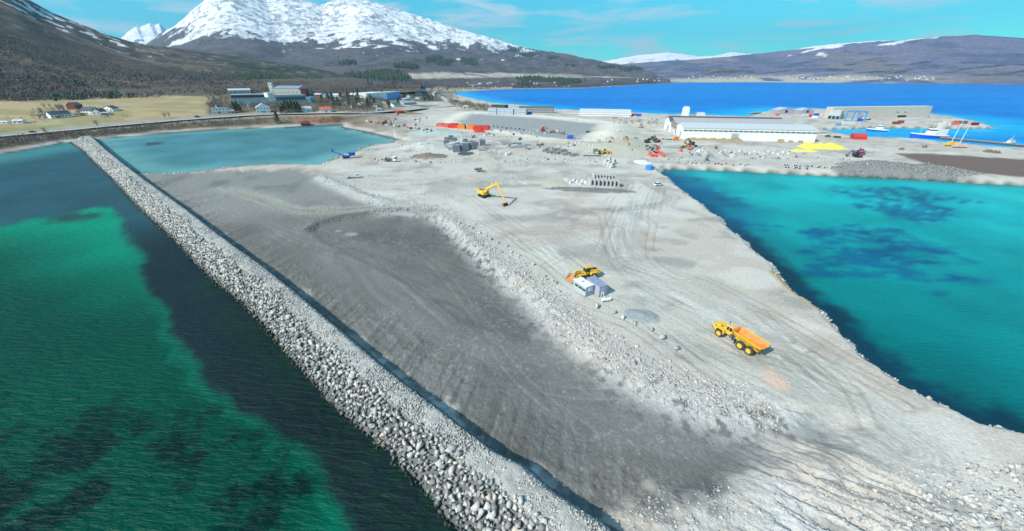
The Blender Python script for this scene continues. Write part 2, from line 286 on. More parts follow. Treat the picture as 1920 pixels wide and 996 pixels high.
class Sh:
    """collects simple shapes; .to() links them as one mesh object"""
    def __init__(s): s.V = []; s.F = []
    def add(s, V, F):
        n = len(s.V); s.V += [tuple(v) for v in V]; s.F += [tuple(i + n for i in f) for f in F]; return s
    def hexa(s, q): return s.add(q, [(0, 3, 2, 1), (4, 5, 6, 7), (0, 1, 5, 4), (1, 2, 6, 5), (2, 3, 7, 6), (3, 0, 4, 7)])
    def box(s, cx, cy, z0, lx, ly, h, tx=1.0, ty=1.0, rz=0):
        q = []
        for z, a, b in ((z0, 1, 1), (z0 + h, tx, ty)):
            for i, j in ((-1, -1), (1, -1), (1, 1), (-1, 1)):
                x, y = i * lx / 2 * a, j * ly / 2 * b; q.append((cx + x * math.cos(rz) - y * math.sin(rz), cy + x * math.sin(rz) + y * math.cos(rz), z))
        return s.hexa(q)
    def prism(s, pts, y0, y1, sw=False):
        """profile in x,z swept along y (or profile in y,z swept along x)"""
        n = len(pts); V = [((p[0], y, p[1]) if not sw else (y, p[0], p[1])) for y in (y0, y1) for p in pts]
        F = [tuple(range(n)), tuple(range(2 * n - 1, n - 1, -1))] + [(i, i + n, (i + 1) % n + n, (i + 1) % n) for i in range(n)]
        return s.add(V, F)
    def tube(s, a, b, r, r2=None, n=8):
        a, b = Vector(a), Vector(b); d = (b - a).normalized(); u = d.orthogonal().normalized(); v = d.cross(u); r2 = r if r2 is None else r2
        V = [a + (u * math.cos(t) + v * math.sin(t)) * r for t in [2 * math.pi * i / n for i in range(n)]] + [b + (u * math.cos(t) + v * math.sin(t)) * r2 for t in [2 * math.pi * i / n for i in range(n)]]
        return s.add(V, [tuple(range(n - 1, -1, -1)), tuple(range(n, 2 * n))] + [(i, (i + 1) % n, (i + 1) % n + n, i + n) for i in range(n)])
    def bar(s, a, b, w, h=None, w2=None, h2=None):
        a, b = Vector(a), Vector(b); h = h or w; w2 = w2 or w; h2 = h2 or h; d = (b - a).normalized(); u = d.cross(Vector((0, 0, 1)))
        u = u.normalized() if u.length > 1e-3 else Vector((1, 0, 0)); v = u.cross(d)
        q = [p + u * i * ww / 2 + v * j * hh / 2 for p, ww, hh in ((a, w, h), (b, w2, h2)) for i, j in ((-1, -1), (1, -1), (1, 1), (-1, 1))]
        return s.hexa(q)
    def lathe(s, prof, c, ax='y', n=18):
        """profile of (offset along the axis, radius)"""
        V = []; k = len(prof)
        for i in range(n):
            t = 2 * math.pi * i / n
            for o, r in prof:
                p = {'y': (r * math.cos(t), o, r * math.sin(t)), 'x': (o, r * math.cos(t), r * math.sin(t)), 'z': (r * math.cos(t), r * math.sin(t), o)}[ax]
                V.append((c[0] + p[0], c[1] + p[1], c[2] + p[2]))
        F = [(i * k + j, ((i + 1) % n) * k + j, ((i + 1) % n) * k + j + 1, i * k + j + 1) for i in range(n) for j in range(k - 1)]
        F += [tuple(i * k for i in range(n - 1, -1, -1)), tuple(i * k + k - 1 for i in range(n))]
        return s.add(V, F)
    def to(s, name, m, parent=None, smooth=False):
        me = mesh(name, s.V, s.F, M(m) if isinstance(m, str) else m, smooth)
        bm = bmesh.new(); bm.from_mesh(me); bmesh.ops.recalc_face_normals(bm, faces=bm.faces[:]); bm.to_mesh(me); bm.free()
        return link(bpy.data.objects.new(name, me), parent)
def dup(root, loc, rz, label=None, sc=1.0):
    r = root.copy(); COL.objects.link(r); r.location = loc; r.rotation_euler = (0, 0, rz); r.scale = (sc,) * 3
    if label: r['label'] = label
    for ch in list(root.children):
        c = ch.copy(); COL.objects.link(c); c.parent = r
        for g in list(ch.children):
            d = g.copy(); COL.objects.link(d); d.parent = c
    return r
def struct(name, me): return tag(link(bpy.data.objects.new(name, me)), kind='structure')
def heading(a, b):
    p, q = G(*a), G(*b); return math.atan2(q.y - p.y, q.x - p.x)
# ---------------------------------------------------------------- ground sheet (polar grid: fine where it is near)
def grid_faces(nr, nc):
    i = np.arange(nr - 1)[:, None] * nc + np.arange(nc - 1)[None, :]; i = i.ravel()
    return np.stack([i, i + 1, i + nc + 1, i + nc], 1)
A_ = np.radians(np.linspace(-80, 80, 980)); dep = np.radians(np.linspace(73, 8.4, 470)); r1 = 45.5 / np.tan(dep)
r2 = r1[-1] * np.exp(np.linspace(0, math.log(2200 / r1[-1]), 140))[1:]; R_ = np.concatenate([r1, r2])
RR, AA = np.meshgrid(R_, A_, indexing='ij'); X = RR * np.sin(AA); Y = RR * np.cos(AA); sh = X.shape
X = X.ravel(); Y = Y.ravel()
Z, s, bs, pt, n1, dbk, sbk, dl, d2 = hz(X, Y, True, True); R = np.hypot(X, Y); pa = X / np.maximum(Y, 1)
def mixc(C, c, m): return C + (np.array(c)[None, :] - C) * np.clip(m, 0, 1)[:, None]
nl = fbm(X / 30, Y / 30, 4, 50); nm = fbm(X / 6, Y / 6, 4, 51); ns = fbm(X / 1.3, Y / 1.3, 3, 52); nb = fbm(X / 14, Y / 14, 4, 53)
C = np.tile(np.array([.50, .47, .425]), (len(X), 1))
C = mixc(C, (.46, .40, .345), sst(.48, .68, nl) * .8); C = mixc(C, (.475, .445, .39), sst(.52, .7, fbm(X / 22, Y / 40, 3, 54)) * .8)
C = mixc(C, (.27, .27, .255), sst(.55, .72, fbm(X / 16 + 3, Y / 9, 5, 55)) * .7 * (R > 60)); C = mixc(C, (.30, .29, .265), sst(.55, .72, fbm(X / 7, Y / 11 + 9, 5, 56)) * .55 * (R > 110)); C = mixc(C, (.60, .585, .55), sst(.56, .7, fbm(X / 20, Y / 12 + 30, 5, 59)) * .6); C = mixc(C, (.56, .57, .56), sst(.55, .75, nm) * .5)
# the dark low ground
bj = bs + (nm - .5) * 9 + (ns - .5) * 4
dk = sst(-2.2, 2.2, bj); dark = np.array([.150, .149, .140])
C = mixc(C, dark, dk)
C = mixc(C, (.245, .25, .24), dk * sst(120, 190, R + 60 * (nl - .5)) * .85)
C = mixc(C, (.30, .32, .33), dk * sst(.56, .80, fbm(X / 7, Y / 7, 5, 57)) * .16); C = mixc(C, (.10, .105, .10), dk * sst(.5, .8, fbm(X / 13, Y / 13, 3, 58)) * .5)
C = mixc(C, (.085, .088, .09), sst(0, 3, pt) * sst(.35, .6, nb) * .45)
for a, b, r in ((657, 436, 1.7), (634, 430, .9)):
    cx, cy = P(a, b, 1.5); C = mixc(C, (.30, .33, .33), sst(1.3, .6, np.hypot((X - cx) / r / 1.4, (Y - cy) / r)))
# drag marks running down from the breakwater into the basin
TRK = [  # polyline, half width, colour, amount, streak width
    ([(640,470),(700,540),(790,630),(900,700),(1050,745),(1250,775),(1500,800)], 9, (.22,.235,.24), .4, 1.6), ([(500,400),(600,440),(720,480),(900,560),(1050,660),(1200,740)], 10, (.19,.195,.19), .45, 1.0),
    ([(420,350),(560,390),(640,392),(720,384),(800,370),(880,350),(980,335)], 6, (.34,.335,.29), .85, .6), ([(820,372),(900,425),(1000,480),(1090,535),(1210,590),(1330,660),(1480,730),(1620,790)], 6.5, (.50,.50,.45), .8, .5),
    ([(1205,350),(1172,400),(1165,450),(1180,490),(1240,530),(1330,580),(1450,640),(1560,715),(1660,790)], 5.5, (.57,.58,.54), .9, .7), ([(1190,380),(1180,440),(1200,485)], 3, (.33,.34,.34), .6, .5),
    ([(620,300),(700,330),(800,335),(900,312),(1000,302),(1110,300),(1200,318)], 10, (.52,.52,.48), .8, 1.0), ([(860,345),(960,330),(1080,300),(1160,290)], 5, (.30,.31,.29), .5, .8),
    ([(640,340),(720,345),(840,350),(930,390),(1040,440),(1150,500)], 9, (.40,.41,.39), .5, .5), ([(1180,500),(1300,540),(1400,585),(1500,650)], 7, (.33,.31,.28), .5, .5), ([(1150,395),(1250,385),(1260,370),(1210,345)], 3, (.25,.25,.23), .6, .5),
    ([(980,450),(1060,440),(1150,430),(1160,470)], 10, (.38,.34,.31), .6, .6), ([(1480,690),(1560,740),(1640,800),(1700,840)], 6, (.34,.33,.30), .6, .35), ([(1000,300),(1100,330),(1230,340)], 8, (.30,.29,.27), .45, .7),
    ([(1160,228),(1185,250),(1198,275),(1190,295)], 7, (.40,.42,.41), .9, 2), ([(870,262),(960,262),(1060,285),(1150,294),(1240,292),(1400,302),(1600,318)], 7, (.36,.38,.37), .7, 2), ([(1260,300),(1400,306),(1600,312),(1700,318)], 14, (.50,.50,.48), .5, 2)]
for pts, hw, c, am, sw in TRK:
    pw = PW(pts, 2.2); q = np.array(pw); mk = (X > q[:, 0].min() - 20) & (X < q[:, 0].max() + 20) & (Y > q[:, 1].min() - 20) & (Y < q[:, 1].max() + 20)
    d, sl_ = line_ds(X[mk], Y[mk], pw); jt = (nm[mk] - .5) * hw; st = fbm(sl_ / 16, (d + jt * .3) / sw, 3, 60)
    C[mk] = mixc(C[mk], c, sst(1.25, .55, np.abs(d + jt) / hw) * am * sst(.25, .72, st))
rr = random.Random(5)
for k in range(34):
    base, hw, *_ = TRK[[1, 3, 4, 0, 3, 6, 8, 9, 11, 2, 4, 12][k % 12]]; o1, o2 = rr.uniform(-2.2, 2.2) * hw, rr.uniform(-2.2, 2.2) * hw; pw = PW(base, 2.2); n_ = len(pw); cu_ = []
    for i, (ax, ay) in enumerate(pw):
        bx, by = pw[min(i + 1, n_ - 1)]; cx, cy = pw[max(i - 1, 0)]; l = math.hypot(bx - cx, by - cy) + 1e-6; o = o1 + (o2 - o1) * i / n_ + 2 * math.sin(i * 1.7 + k); cu_.append(np.array([ax + o * (by - cy) / l, ay - o * (bx - cx) / l]))
    sm = []
    for i in range(n_ - 1):
        p0, p1, p2, p3 = cu_[max(i - 1, 0)], cu_[i], cu_[i + 1], cu_[min(i + 2, n_ - 1)]
        for j in range(4): t = j / 4; sm.append(tuple(.5 * (2 * p1 + (p2 - p0) * t + (2 * p0 - 5 * p1 + 4 * p2 - p3) * t * t + (3 * p1 - p0 - 3 * p2 + p3) * t ** 3)))
    q = np.array(sm); mk = (X > q[:, 0].min() - 3) & (X < q[:, 0].max() + 3) & (Y > q[:, 1].min() - 3) & (Y < q[:, 1].max() + 3) & (R < 230)
    if not mk.any(): continue
    d, sl_ = line_ds(X[mk], Y[mk], sm); rut = np.exp(-((np.abs(d) - 1.15) / .30) ** 2) * sst(.35, .6, vn(sl_ / 14, 0 * sl_, k)); C[mk] = C[mk] * (1 - (rut * (.22 if k % 3 else -.2))[:, None]); Z[mk] -= .05 * rut
bwd = np.array(BW_W[0]) - np.array(BW_W[-1]); bwd /= np.linalg.norm(bwd); bwn = np.array([bwd[1], -bwd[0]]); 
if bwn[0] < 0: bwn = -bwn
U = (X - BW_W[-1][0]) * bwd[0] + (Y - BW_W[-1][1]) * bwd[1]; Vp = (X - BW_W[-1][0]) * bwn[0] + (Y - BW_W[-1][1]) * bwn[1]
fan = fbm((U - Vp * .5) / .9, Vp / 14, 3, 61); C = mixc(C, (.075, .078, .075), (dk > .5) * sst(26, 12, Vp) * sst(.5, .75, fan) * .45); C = mixc(C, (.30, .31, .30), (dk > .5) * sst(34, 12, Vp) * sst(.58, .8, fbm((U - Vp * .5) / .8 + 40, Vp / 10, 3, 62)) * .22)
# pale rubble along the bank
bk = np.exp(-((dbk - 1.0) / 4.5) ** 2) * (sbk > .5); C = mixc(C, (.50, .505, .50), bk * sst(.3, .55, ns) * .9); C = mixc(C, (.53, .47, .42), bk * sst(.55, .7, nb) * .6)
C = mixc(C, (.46, .47, .46), np.exp(-(d2 / 4.5) ** 2) * .8); C = mixc(C, (.08, .08, .08), np.exp(-((dl) / 1.4) ** 2) * .55)
# scattered pale stones and the pale corner
C = mixc(C, (.50, .51, .50), dk * sst(.60, .85, fbm(X / .5, Y / .5, 3, 63)) * sst(.42, .6, nb) * .25)
v_ = X * .613 + Y * .79; u_ = X * .79 - Y * .613
cor = sst(52, 40, v_ + 8 * (nb - .5) + 4 * (nm - .5)) * sst(2, 10, u_) ; C = mixc(C, (.50, .51, .505), cor * .95)
st2 = fbm(u_ / 7, (v_ + 1.5 * nm) / .8, 3, 64); C = mixc(C, (.20, .205, .195), sst(62, 50, v_) * sst(34, 44, v_) * sst(.5, .7, st2) * sst(5, 14, u_) * .8)
C = mixc(C, (.44, .38, .35), cor * sst(.58, .72, nb) * .4)
cx, cy = P(1452, 712, 2.5); C = mixc(C, (.62, .45, .36), sst(1.2, .5, np.hypot((X - cx) / 2.1, (Y - cy) / 3.2) + .5 * (ns - .5)) * .8)
BC = dict(pale=(.40, .50, .50), white=(.55, .55, .53), brown=(.20, .15, .12), sand=(.47, .45, .37), grey=(.20, .21, .21), bluegrey=(.28, .32, .34), dark=(.16, .17, .17), rust=(.28, .17, .09))
for b in BW_:
    q = bump_q(X, Y, b); C = mixc(C, BC[b[5]], sst(.02, .14, q + (ns - .5) * .08) * .9)
C = mixc(C, (.29, .305, .315), sst(-3, 5, sdp(X, Y, YARD2, 60) + (nm - .5) * 12) * .95); C = mixc(C, (.70, .67, .60), np.exp(-((sdp(X, Y, YARD2, 90) + 12) / 11) ** 2) * (Y > 300) * .9)
BRN = PW([(1672,286),(1760,289),(1920,299),(2300,330),(2300,362),(1920,333),(1850,327),(1770,318),(1730,306)], 2.5); C = mixc(C, (.165, .122, .108), sst(-2, 3, sdp(X, Y, BRN, 60) + (nm - .5) * 5))
# east and sea edges
ed = (s < 4) & (s > 0); C = mixc(C, (.58, .59, .57), sst(4, 1, s) * (s > 0) * (R < 200) * sst(.35, .6, ns) * .7); C = mixc(C, (.45, .36, .18), ed * (R < 110) * sst(.6, .75, nb) * .8)
wet = sst(.9, .1, Z); C = mixc(C, (.05, .055, .04), wet * .9)
# mainland: brush, field, town ground
wl = sst(-.20, -.42, pa) * sst(300, 352, R) * (s > 0); br = sst(.3, .7, fbm(X / 25, Y / 25, 4, 70))
CB = np.array([.125, .10, .072])[None, :] * (1 - br[:, None]) + np.array([.215, .175, .125])[None, :] * br[:, None]
m_ = wl * sst(4, 14, s); C = C * (1 - m_[:, None]) + CB * m_[:, None]
FLD = [G(a, b)[:2] for a, b in ((-500,190),(0,178),(60,175),(120,172.5),(200,173),(300,178),(392,182),(388,216),(330,221),(240,229),(150,238),(60,243),(0,246),(-500,280))]
fd = sst(-4, 4, sdp(X, Y, FLD, 80)); fs = fbm(X / 60, Y / 25, 4, 71); C = mixc(C, (.42, .335, .19), fd * .95); C = mixc(C, (.27, .25, .12), fd * sst(.42, .62, fs) * .75); C = mixc(C, (.33, .24, .14), fd * sst(.52, .66, fbm(X / 14, Y / 40, 5, 73)) * .6); C = mixc(C, (.42, .35, .22), fd * sst(.55, .7, fbm(X / 30, Y / 14, 3, 72)) * .7)
CR = [G(a, b)[:2] for a, b in ((0,243),(60,238),(125,232),(125,240),(60,250),(0,254))]; C = mixc(C, (.24, .26, .10), sst(-3, 3, sdp(X, Y, CR, 60)) * .8)
CR = [G(a, b)[:2] for a, b in ((545,214),(640,212),(640,232),(590,234),(555,232))]; C = mixc(C, (.30, .16, .10), sst(-3, 3, sdp(X, Y, CR, 60)) * .8)
RDL = [G(a, b)[:2] for a, b in ((-150,268),(0,256),(60,250.5),(130,244),(200,237),(260,232),(330,226),(400,221),(470,216.5),(540,213.5),(620,212),(690,212),(740,208),(800,203))]; C = mixc(C, (.36, .34, .30), sst(15, 9, np.abs(line_ds(X, Y, RDL)[0])) * wl * .8)
C = mixc(C, (.095, .082, .07), sst(730, 800, R) * sst(-.12, -.2, pa) * (.6 + .4 * br))
C = mixc(C, (.10, .105, .06), sst(-5, 5, sdp(X, Y, [G(a, b)[:2] for a, b in ((380,182),(700,172),(850,172),(850,195),(720,205),(640,206),(390,214))], 80)) * sst(.45, .6, nl) * .7)
struct('ground', npmesh('ground', np.stack([X, Y, Z], 1), grid_faces(*sh), M_GR, C, True))
TR, TA, TZ = R_.copy(), A_.copy(), Z.reshape(sh).copy()
def hfast(x, y):
    r = np.hypot(x, y); a = np.arctan2(x, y); i = np.clip(np.searchsorted(TR, r) - 1, 0, len(TR) - 2); j = np.clip(np.searchsorted(TA, a) - 1, 0, len(TA) - 2)
    fr = np.clip((r - TR[i]) / (TR[i + 1] - TR[i]), 0, 1); fa = np.clip((a - TA[j]) / (TA[j + 1] - TA[j]), 0, 1)
    return (TZ[i, j] * (1 - fa) + TZ[i, j + 1] * fa) * (1 - fr) + (TZ[i + 1, j] * (1 - fa) + TZ[i + 1, j + 1] * fa) * fr
HFN[0] = hfast
# ---------------------------------------------------------------- the sea
A_ = np.radians(np.concatenate([np.linspace(-180, -80, 12)[:-1], np.linspace(-80, 80, 440), np.linspace(80, 180, 12)[1:]])); dep = np.radians(np.linspace(82, 5, 290)); r1 = 48 / np.tan(dep)
R_ = np.concatenate([[0.5], r1, r1[-1] * np.exp(np.linspace(0, math.log(16000 / r1[-1]), 60))[1:]])
RR, AA = np.meshgrid(R_, A_, indexing='ij'); X = RR * np.sin(AA); Y = RR * np.cos(AA); sh = X.shape; X = X.ravel(); Y = Y.ravel(); R = np.hypot(X, Y)
sa, sb, sc4 = sdp(X, Y, SEA1), sdp(X, Y, BAY), sdp(X, Y, SEA4)
nm = fbm(X / 6, Y / 6, 4, 80); nl = fbm(X / 25, Y / 25, 4, 81); nd = fbm(X / 40, Y / 13, 5, 82); nf = fbm(X / 2.2, Y / 2.2, 3, 83)
C = np.tile(np.array([.004, .045, .05]), (len(X), 1))
left = X < 15
GRN = PW([(-900,470),(-200,440),(0,424),(60,412),(140,397),(175,388),(208,388),(228,415),(250,455),(276,485),(264,500),(290,560),(310,610),(347,665),(377,707),(413,744),(433,771),(493,774),(522,811),(555,851),(600,891),(622,931),(640,957),(655,996),(700,1100)]) + [(-10,-200),(-900,-200)]
gs = sdp(X, Y, GRN); gj = gs + (nm - .5) * 5; C = mixc(C, (.009, .022, .027), left * 1.0)
gm = sst(-1.6, 2.2, gj) * left; C = mixc(C, (.0, .27, .16), gm)
C = mixc(C, (.0, .032, .022), gm * sst(95, 34, Y + .30 * X + 14 * (nl - .5)) * .9)
kb = sst(.48, .62, fbm(X / 5 + 5, Y / 5, 6, 84, .62)) * sst(45, 30, Y + .12 * X); C = mixc(C, (.001, .012, .014), gm * kb * .8)
C = mixc(C, (.001, .15, .09), gm * sst(44, 30, Y) * sst(-30, -14, X) * sst(.55, .38, fbm(X / 5 + 5, Y / 5, 6, 84, .62)) * .75)
cx, cy = P(138, 408); C = mixc(C, (.02, .05, .055), gm * sst(1.3, .5, np.hypot((X - cx) / 11, (Y - cy) / 6) + (nf - .5)) * .9)
tp = left * sst(150, 210, R); C = mixc(C, (.03, .10, .13), tp * (1 - gm) * .8); C = mixc(C, (.06, .24, .25), tp * sst(60, 10, seg_d(X, Y, COAST[2:7], False)) * .8)
C = mixc(C, (.008, .03, .022), left * sst(9, 3, sa) * (R < 120) * sst(.3, .6, nf) * .8)
rt = ~left; dp = sst(60, 330, R); C = mixc(C, (.0, .16, .165), rt * 1.0); C = mixc(C, (.005, .42, .47), rt * dp)
C = mixc(C, (.01, .52, .50), rt * dp * sst(.45, .65, nl) * .5)
C = mixc(C, (.003, .07, .085), rt * sst(120, 60, R) * sst(.45, .6, nd) * .6)
es = seg_d(X, Y, EAST, False); C = mixc(C, (.004, .035, .07), rt * sst(9, 3, es + (nf - .5) * 5) * .95); C = mixc(C, (.002, .10, .22), rt * sst(28, 4, es + (nd - .5) * 30) * sst(120, 190, R) * .8)
for pts, am in (([(1565,352),(1620,346),(1690,352),(1760,378),(1772,410),(1740,425),(1680,412),(1600,385)], .95), ([(1480,462),(1560,462),(1690,478),(1830,525),(1860,540),(1800,552),(1680,540),(1560,510)], .85), ([(1275,335),(1350,345),(1385,370),(1392,410),(1340,395)], .8), ([(1625,432),(1690,440),(1700,456),(1640,450)], .7), ([(1700,500),(1870,520),(1900,550),(1750,548)], .6)):
    q = PW(pts); dd = sdp(X, Y, q, 90); C = mixc(C, (.003, .07, .20), rt * sst(-5, 6, dd + (nd - .5) * 62 + (nm - .5) * 26 + (nf - .5) * 6) * am * .85 * sst(.36, .60, fbm(X / 8, Y / 2.0, 5, 87, .6) * .75 + nm * .25 + .05))
C = mixc(C, (.012, .15, .17), rt * sst(10, 0, seg_d(X, Y, YARDS, False)) * .6)
C = mixc(C, (.07, .22, .27), (sb > 0) * 1.0); C = mixc(C, (.05, .18, .17), (sb > 0) * sst(.4, .65, nl) * .5); C = mixc(C, (.16, .38, .36), (sb > 0) * sst(26, 3, sb) * .6)
m4 = sst(-1, 1, sc4); C = mixc(C, (.0, .19, .62), m4); C = mixc(C, (.0, .13, .52), m4 * sst(.45, .6, fbm(X / 300, Y / 60, 4, 86)) * .5); C = mixc(C, (.005, .42, .78), m4 * sst(90, 8, sc4) * .85)
C = mixc(C, (.15, .42, .50), m4 * sst(12, 2, sc4) * .5)
cx, cy = P(288, 269); C = mixc(C, (.05, .04, .05), (sb > 0) * sst(1.2, .7, np.hypot((X - cx) / 6, (Y - cy) / 6)))
struct('sea', npmesh('sea', np.stack([X, Y, 0 * X], 1), grid_faces(*sh), M_WA, C, True))
# ---------------------------------------------------------------- hills and mountains
def ridge(name, sky_, foot, r0, r1, zf, amp, nsc, colfn, nx=520, nt=90, seed=1, pw=.8):
    sx = np.array([p[0] for p in sky_], float); lo, hi = sx.min(), sx.max()
    xs = np.linspace(lo, hi, nx); ys = np.interp(xs, sx, [p[1] for p in sky_]); fy = np.interp(xs, [p[0] for p in foot], [p[1] for p in foot])
    azs = []; et = []; ef = []
    for x, y, f in zip(xs, ys, fy):
        # the azimuth of a column of the skyline
        azs.append(az(x, y)[0]); et.append(az(x, y)[1]); ef.append(az(x, f)[1])
    azs, et, ef = map(np.array, (azs, et, ef)); T = np.concatenate([np.linspace(-.04, 1, nt), [1.06, 1.2, 1.5]])
    R0 = np.interp(xs, *zip(*r0)); R1 = np.interp(xs, *zip(*r1)); ZF = np.interp(xs, *zip(*zf))
    kw = max(3, nx // 14); ker = np.hanning(2 * kw + 1); ker /= ker.sum(); ets = np.convolve(np.pad(et, kw, mode='edge'), ker, 'valid')
    TT, XX = np.meshgrid(T, np.arange(nx), indexing='ij'); R = R0[XX] + (R1 - R0)[XX] * TT
    tc_ = np.clip(TT, 0, 1); mixk = sst(.35, 1, tc_) ** 2; sl = ef[XX] + ((et * mixk + ets * (1 - mixk) if False else et[XX] * mixk + ets[XX] * (1 - mixk)) - ef[XX]) * tc_ ** pw; z = HC + R * sl
    z0 = ZF[XX]; z = np.where(TT <= 0, z0 + TT * 120, z0 + (z - (HC + R0 * ef)[XX]) + (0)); zt = HC + R1[XX] * et[XX]
    # blend so that the crest lands exactly on the skyline
    off = ((HC + R0 * ef) - ZF)[XX]; z = np.where(TT > 0, z + off * sst(0, .5, tc_), z); z = np.where(TT > 1, zt - (TT - 1) * (zt * .9), z)
    x = R * np.sin(azs[XX]); y = R * np.cos(azs[XX])
    n = fbm(x / nsc, y / nsc, 5, seed) - .5; rg = 1 - np.abs(2 * fbm(x / nsc / 1.3, y / nsc / 1.3, 4, seed + 9) - 1)
    env = sst(.015, .3, tc_) * (1 - .93 * sst(.86, 1, TT) * (TT <= 1)) * (TT <= 1.02); z = z + env * amp * (n * 1.3 + (rg - .72) * .9) * (.35 + .65 * tc_)
    z = z + amp * .10 * (fbm(x / 60, y / 60, 3, seed + 3) - .5) * sst(.3, .6, tc_) * (TT <= 1.02)
    z = np.where((TT > 0) & (TT <= 1), np.maximum(z, z0 + 1.0), z)
    x, y, z, t = x.ravel(), y.ravel(), z.ravel(), TT.ravel(); pxx = np.repeat(xs[None, :], len(T), 0).ravel()
    sg = np.gradient(z.reshape(TT.shape), axis=0).ravel()
    struct(name, npmesh(name, np.stack([x, y, z], 1), grid_faces(len(T), nx), M_HI, colfn(x, y, z, t, pxx), True))
    return x.reshape(TT.shape), y.reshape(TT.shape), z.reshape(TT.shape), T, xs
def colA(x, y, z, t, px):
    a = fbm(x / 120, y / 120, 5, 90); b = fbm(x / 35, y / 60, 5, 91); c = fbm(x / 260, y / 90, 4, 92)
    C = np.tile(np.array([.10, .080, .06]), (len(x), 1)); C = mixc(C, (.14, .122, .11), sst(.42, .6, b) * sst(.5, .1, t)); C = mixc(C, (.065, .060, .05), sst(.5, .65, a) * .8)
    C = mixc(C, (.03, .045, .025), sst(.50, .60, c) * sst(.05, .12, t) * sst(.45, .3, t) * sst(.4, .55, b) * .8); C = mixc(C, (.22, .165, .11), sst(.56, .7, c) * .6); C = mixc(C, (.035, .055, .03), sst(380, 470, px) * sst(700, 600, px) * sst(.35, .6, t) * sst(.35, .5, b) * .85)
    C = mixc(C, (.22, .21, .19), sst(.62, .74, fbm(x / 25, y / 25, 4, 93)) * sst(.4, .6, t) * .7)
    C = mixc(C, (.85, .87, .90), sst(.66, .72, fbm(x / 45, y / 22, 4, 94) + .22 * sst(.7, 1, t) * sst(200, 60, px)) * sst(.6, .85, t) * sst(330, 240, px))
    return C
def colB(x, y, z, t, px):
    a = fbm(x / 420, y / 420, 6, 100, .6); b = fbm(x / 90, y / 140, 5, 101, .6); sn = z / 1000 + (a - .5) * .40 + (b - .5) * .46
    C = np.tile(np.array([.125, .115, .125]), (len(x), 1)); C = mixc(C, (.085, .078, .08), sst(.45, .6, b) * .8); C = mixc(C, (.15, .12, .10), sst(.55, .7, a) * .5)
    lim = np.interp(px, [200, 300, 500, 640, 800, 900, 1000, 1100], [.34, .36, .31, .29, .30, .34, .36, .60])
    C = mixc(C, (.86, .88, .92), sst(-.02, .03, sn - lim)); C = mixc(C, (.30, .31, .33), sst(.0, .1, sn - lim) * sst(.50, .60, fbm(x / 60, y / 60, 6, 102, .7) + .10 * sst(.12, .0, sn - lim)) * .85)
    lo = sst(.26, .18, t); C = mixc(C, (.55, .50, .41), sst(.50, .3, t) * sst(.030, .040, z / 1000 + .012 * (b - .5)) * sst(.066, .054, z / 1000 + .03 * (b - .5)) * sst(.22, .42, fbm(x / 160, y / 60, 4, 103)) * (px > 740) * .95)
    C = mixc(C, (.55, .46, .30), sst(.07, .045, t) * sst(.33, .45, fbm(x / 120, y / 80, 3, 104)) * (px > 800) * (px < 960) * .95); C = mixc(C, (.34, .32, .28), (t < .012) * .9)
    return C
def colC(x, y, z, t, px):
    a = fbm(x / 500, y / 500, 5, 110); b = fbm(x / 160, y / 260, 5, 111); C = np.tile(np.array([.175, .17, .255]), (len(x), 1)); C = mixc(C, (.10, .115, .18), sst(.45, .6, b) * .8)  # distance haze painted in: base tones pushed bluer than the purple birch
    C = mixc(C, (.26, .22, .19), sst(.52, .66, a) * .55); C = mixc(C, (.04, .06, .05), sst(.62, .68, fbm(x / 200, y / 90, 4, 112)) * sst(.1, .25, t) * sst(.7, .5, t) * .8)
    C = mixc(C, (.50, .45, .36), sst(.24, .08, t) * sst(.34, .50, fbm(x / 140, y / 140, 5, 113)) * sst(1900, 1650, px)); C = mixc(C, (.85, .88, .93), sst(.0, .06, t - 1.02 + .55 * (fbm(x / 230, y / 120, 4, 114) - .25)) * (px > 1480) * (px < 1760) * .9)
    return C
def colS(x, y, z, t, px):
    b = fbm(x / 180, y / 180, 5, 120, .6); C = np.tile(np.array([.86, .88, .93]), (len(x), 1)); return mixc(C, (.22, .24, .28), sst(.56, .64, b) * sst(.95, .7, t))
HA = ridge('hill', [(-700,-420),(-400,-250),(-150,-110),(0,-38),(55,0),(100,25),(150,45),(200,65),(250,79),(290,86),(350,93),(400,100),(500,113),(560,122),(620,135),(680,150),(730,164),(790,172)],
    [(-700,190),(0,175),(120,171),(400,178),(600,176),(800,176)], [(-700,760),(0,735),(400,740),(640,830),(800,1000)], [(-700,2300),(400,2100),(640,1900),(800,1500)], [(-700,16),(0,17),(400,18),(800,20)], 34, 260, colA, seed=5, pw=.85)
HB = ridge('snow_mountain', [(225,98),(262,92),(280,80),(300,65),(325,52),(340,40),(355,25),(375,8),(392,-8),(430,-22),(480,-8),(500,1),(530,-4),(580,4),(600,10),(620,2),(645,-4),(693,3),(740,17),(807,37),(853,52),(907,67),(960,83),(1007,93),(1073,103),(1123,115),(1173,123),(1217,134),(1240,146),(1256,156.5)],
    [(225,160),(640,165),(860,170.5),(950,167.5),(1100,165.5),(1160,161.5),(1256,157)], [(225,1700),(700,1400),(835,1330),(860,1370),(950,1600),(1100,1760),(1160,2150),(1256,2900)], [(225,5500),(640,6200),(1000,5600),(1173,4400),(1256,3400)], [(225,30),(640,20),(835,2),(860,.3),(1256,.3)], 170, 900, colB, nx=760, nt=170, seed=15, pw=1.0)
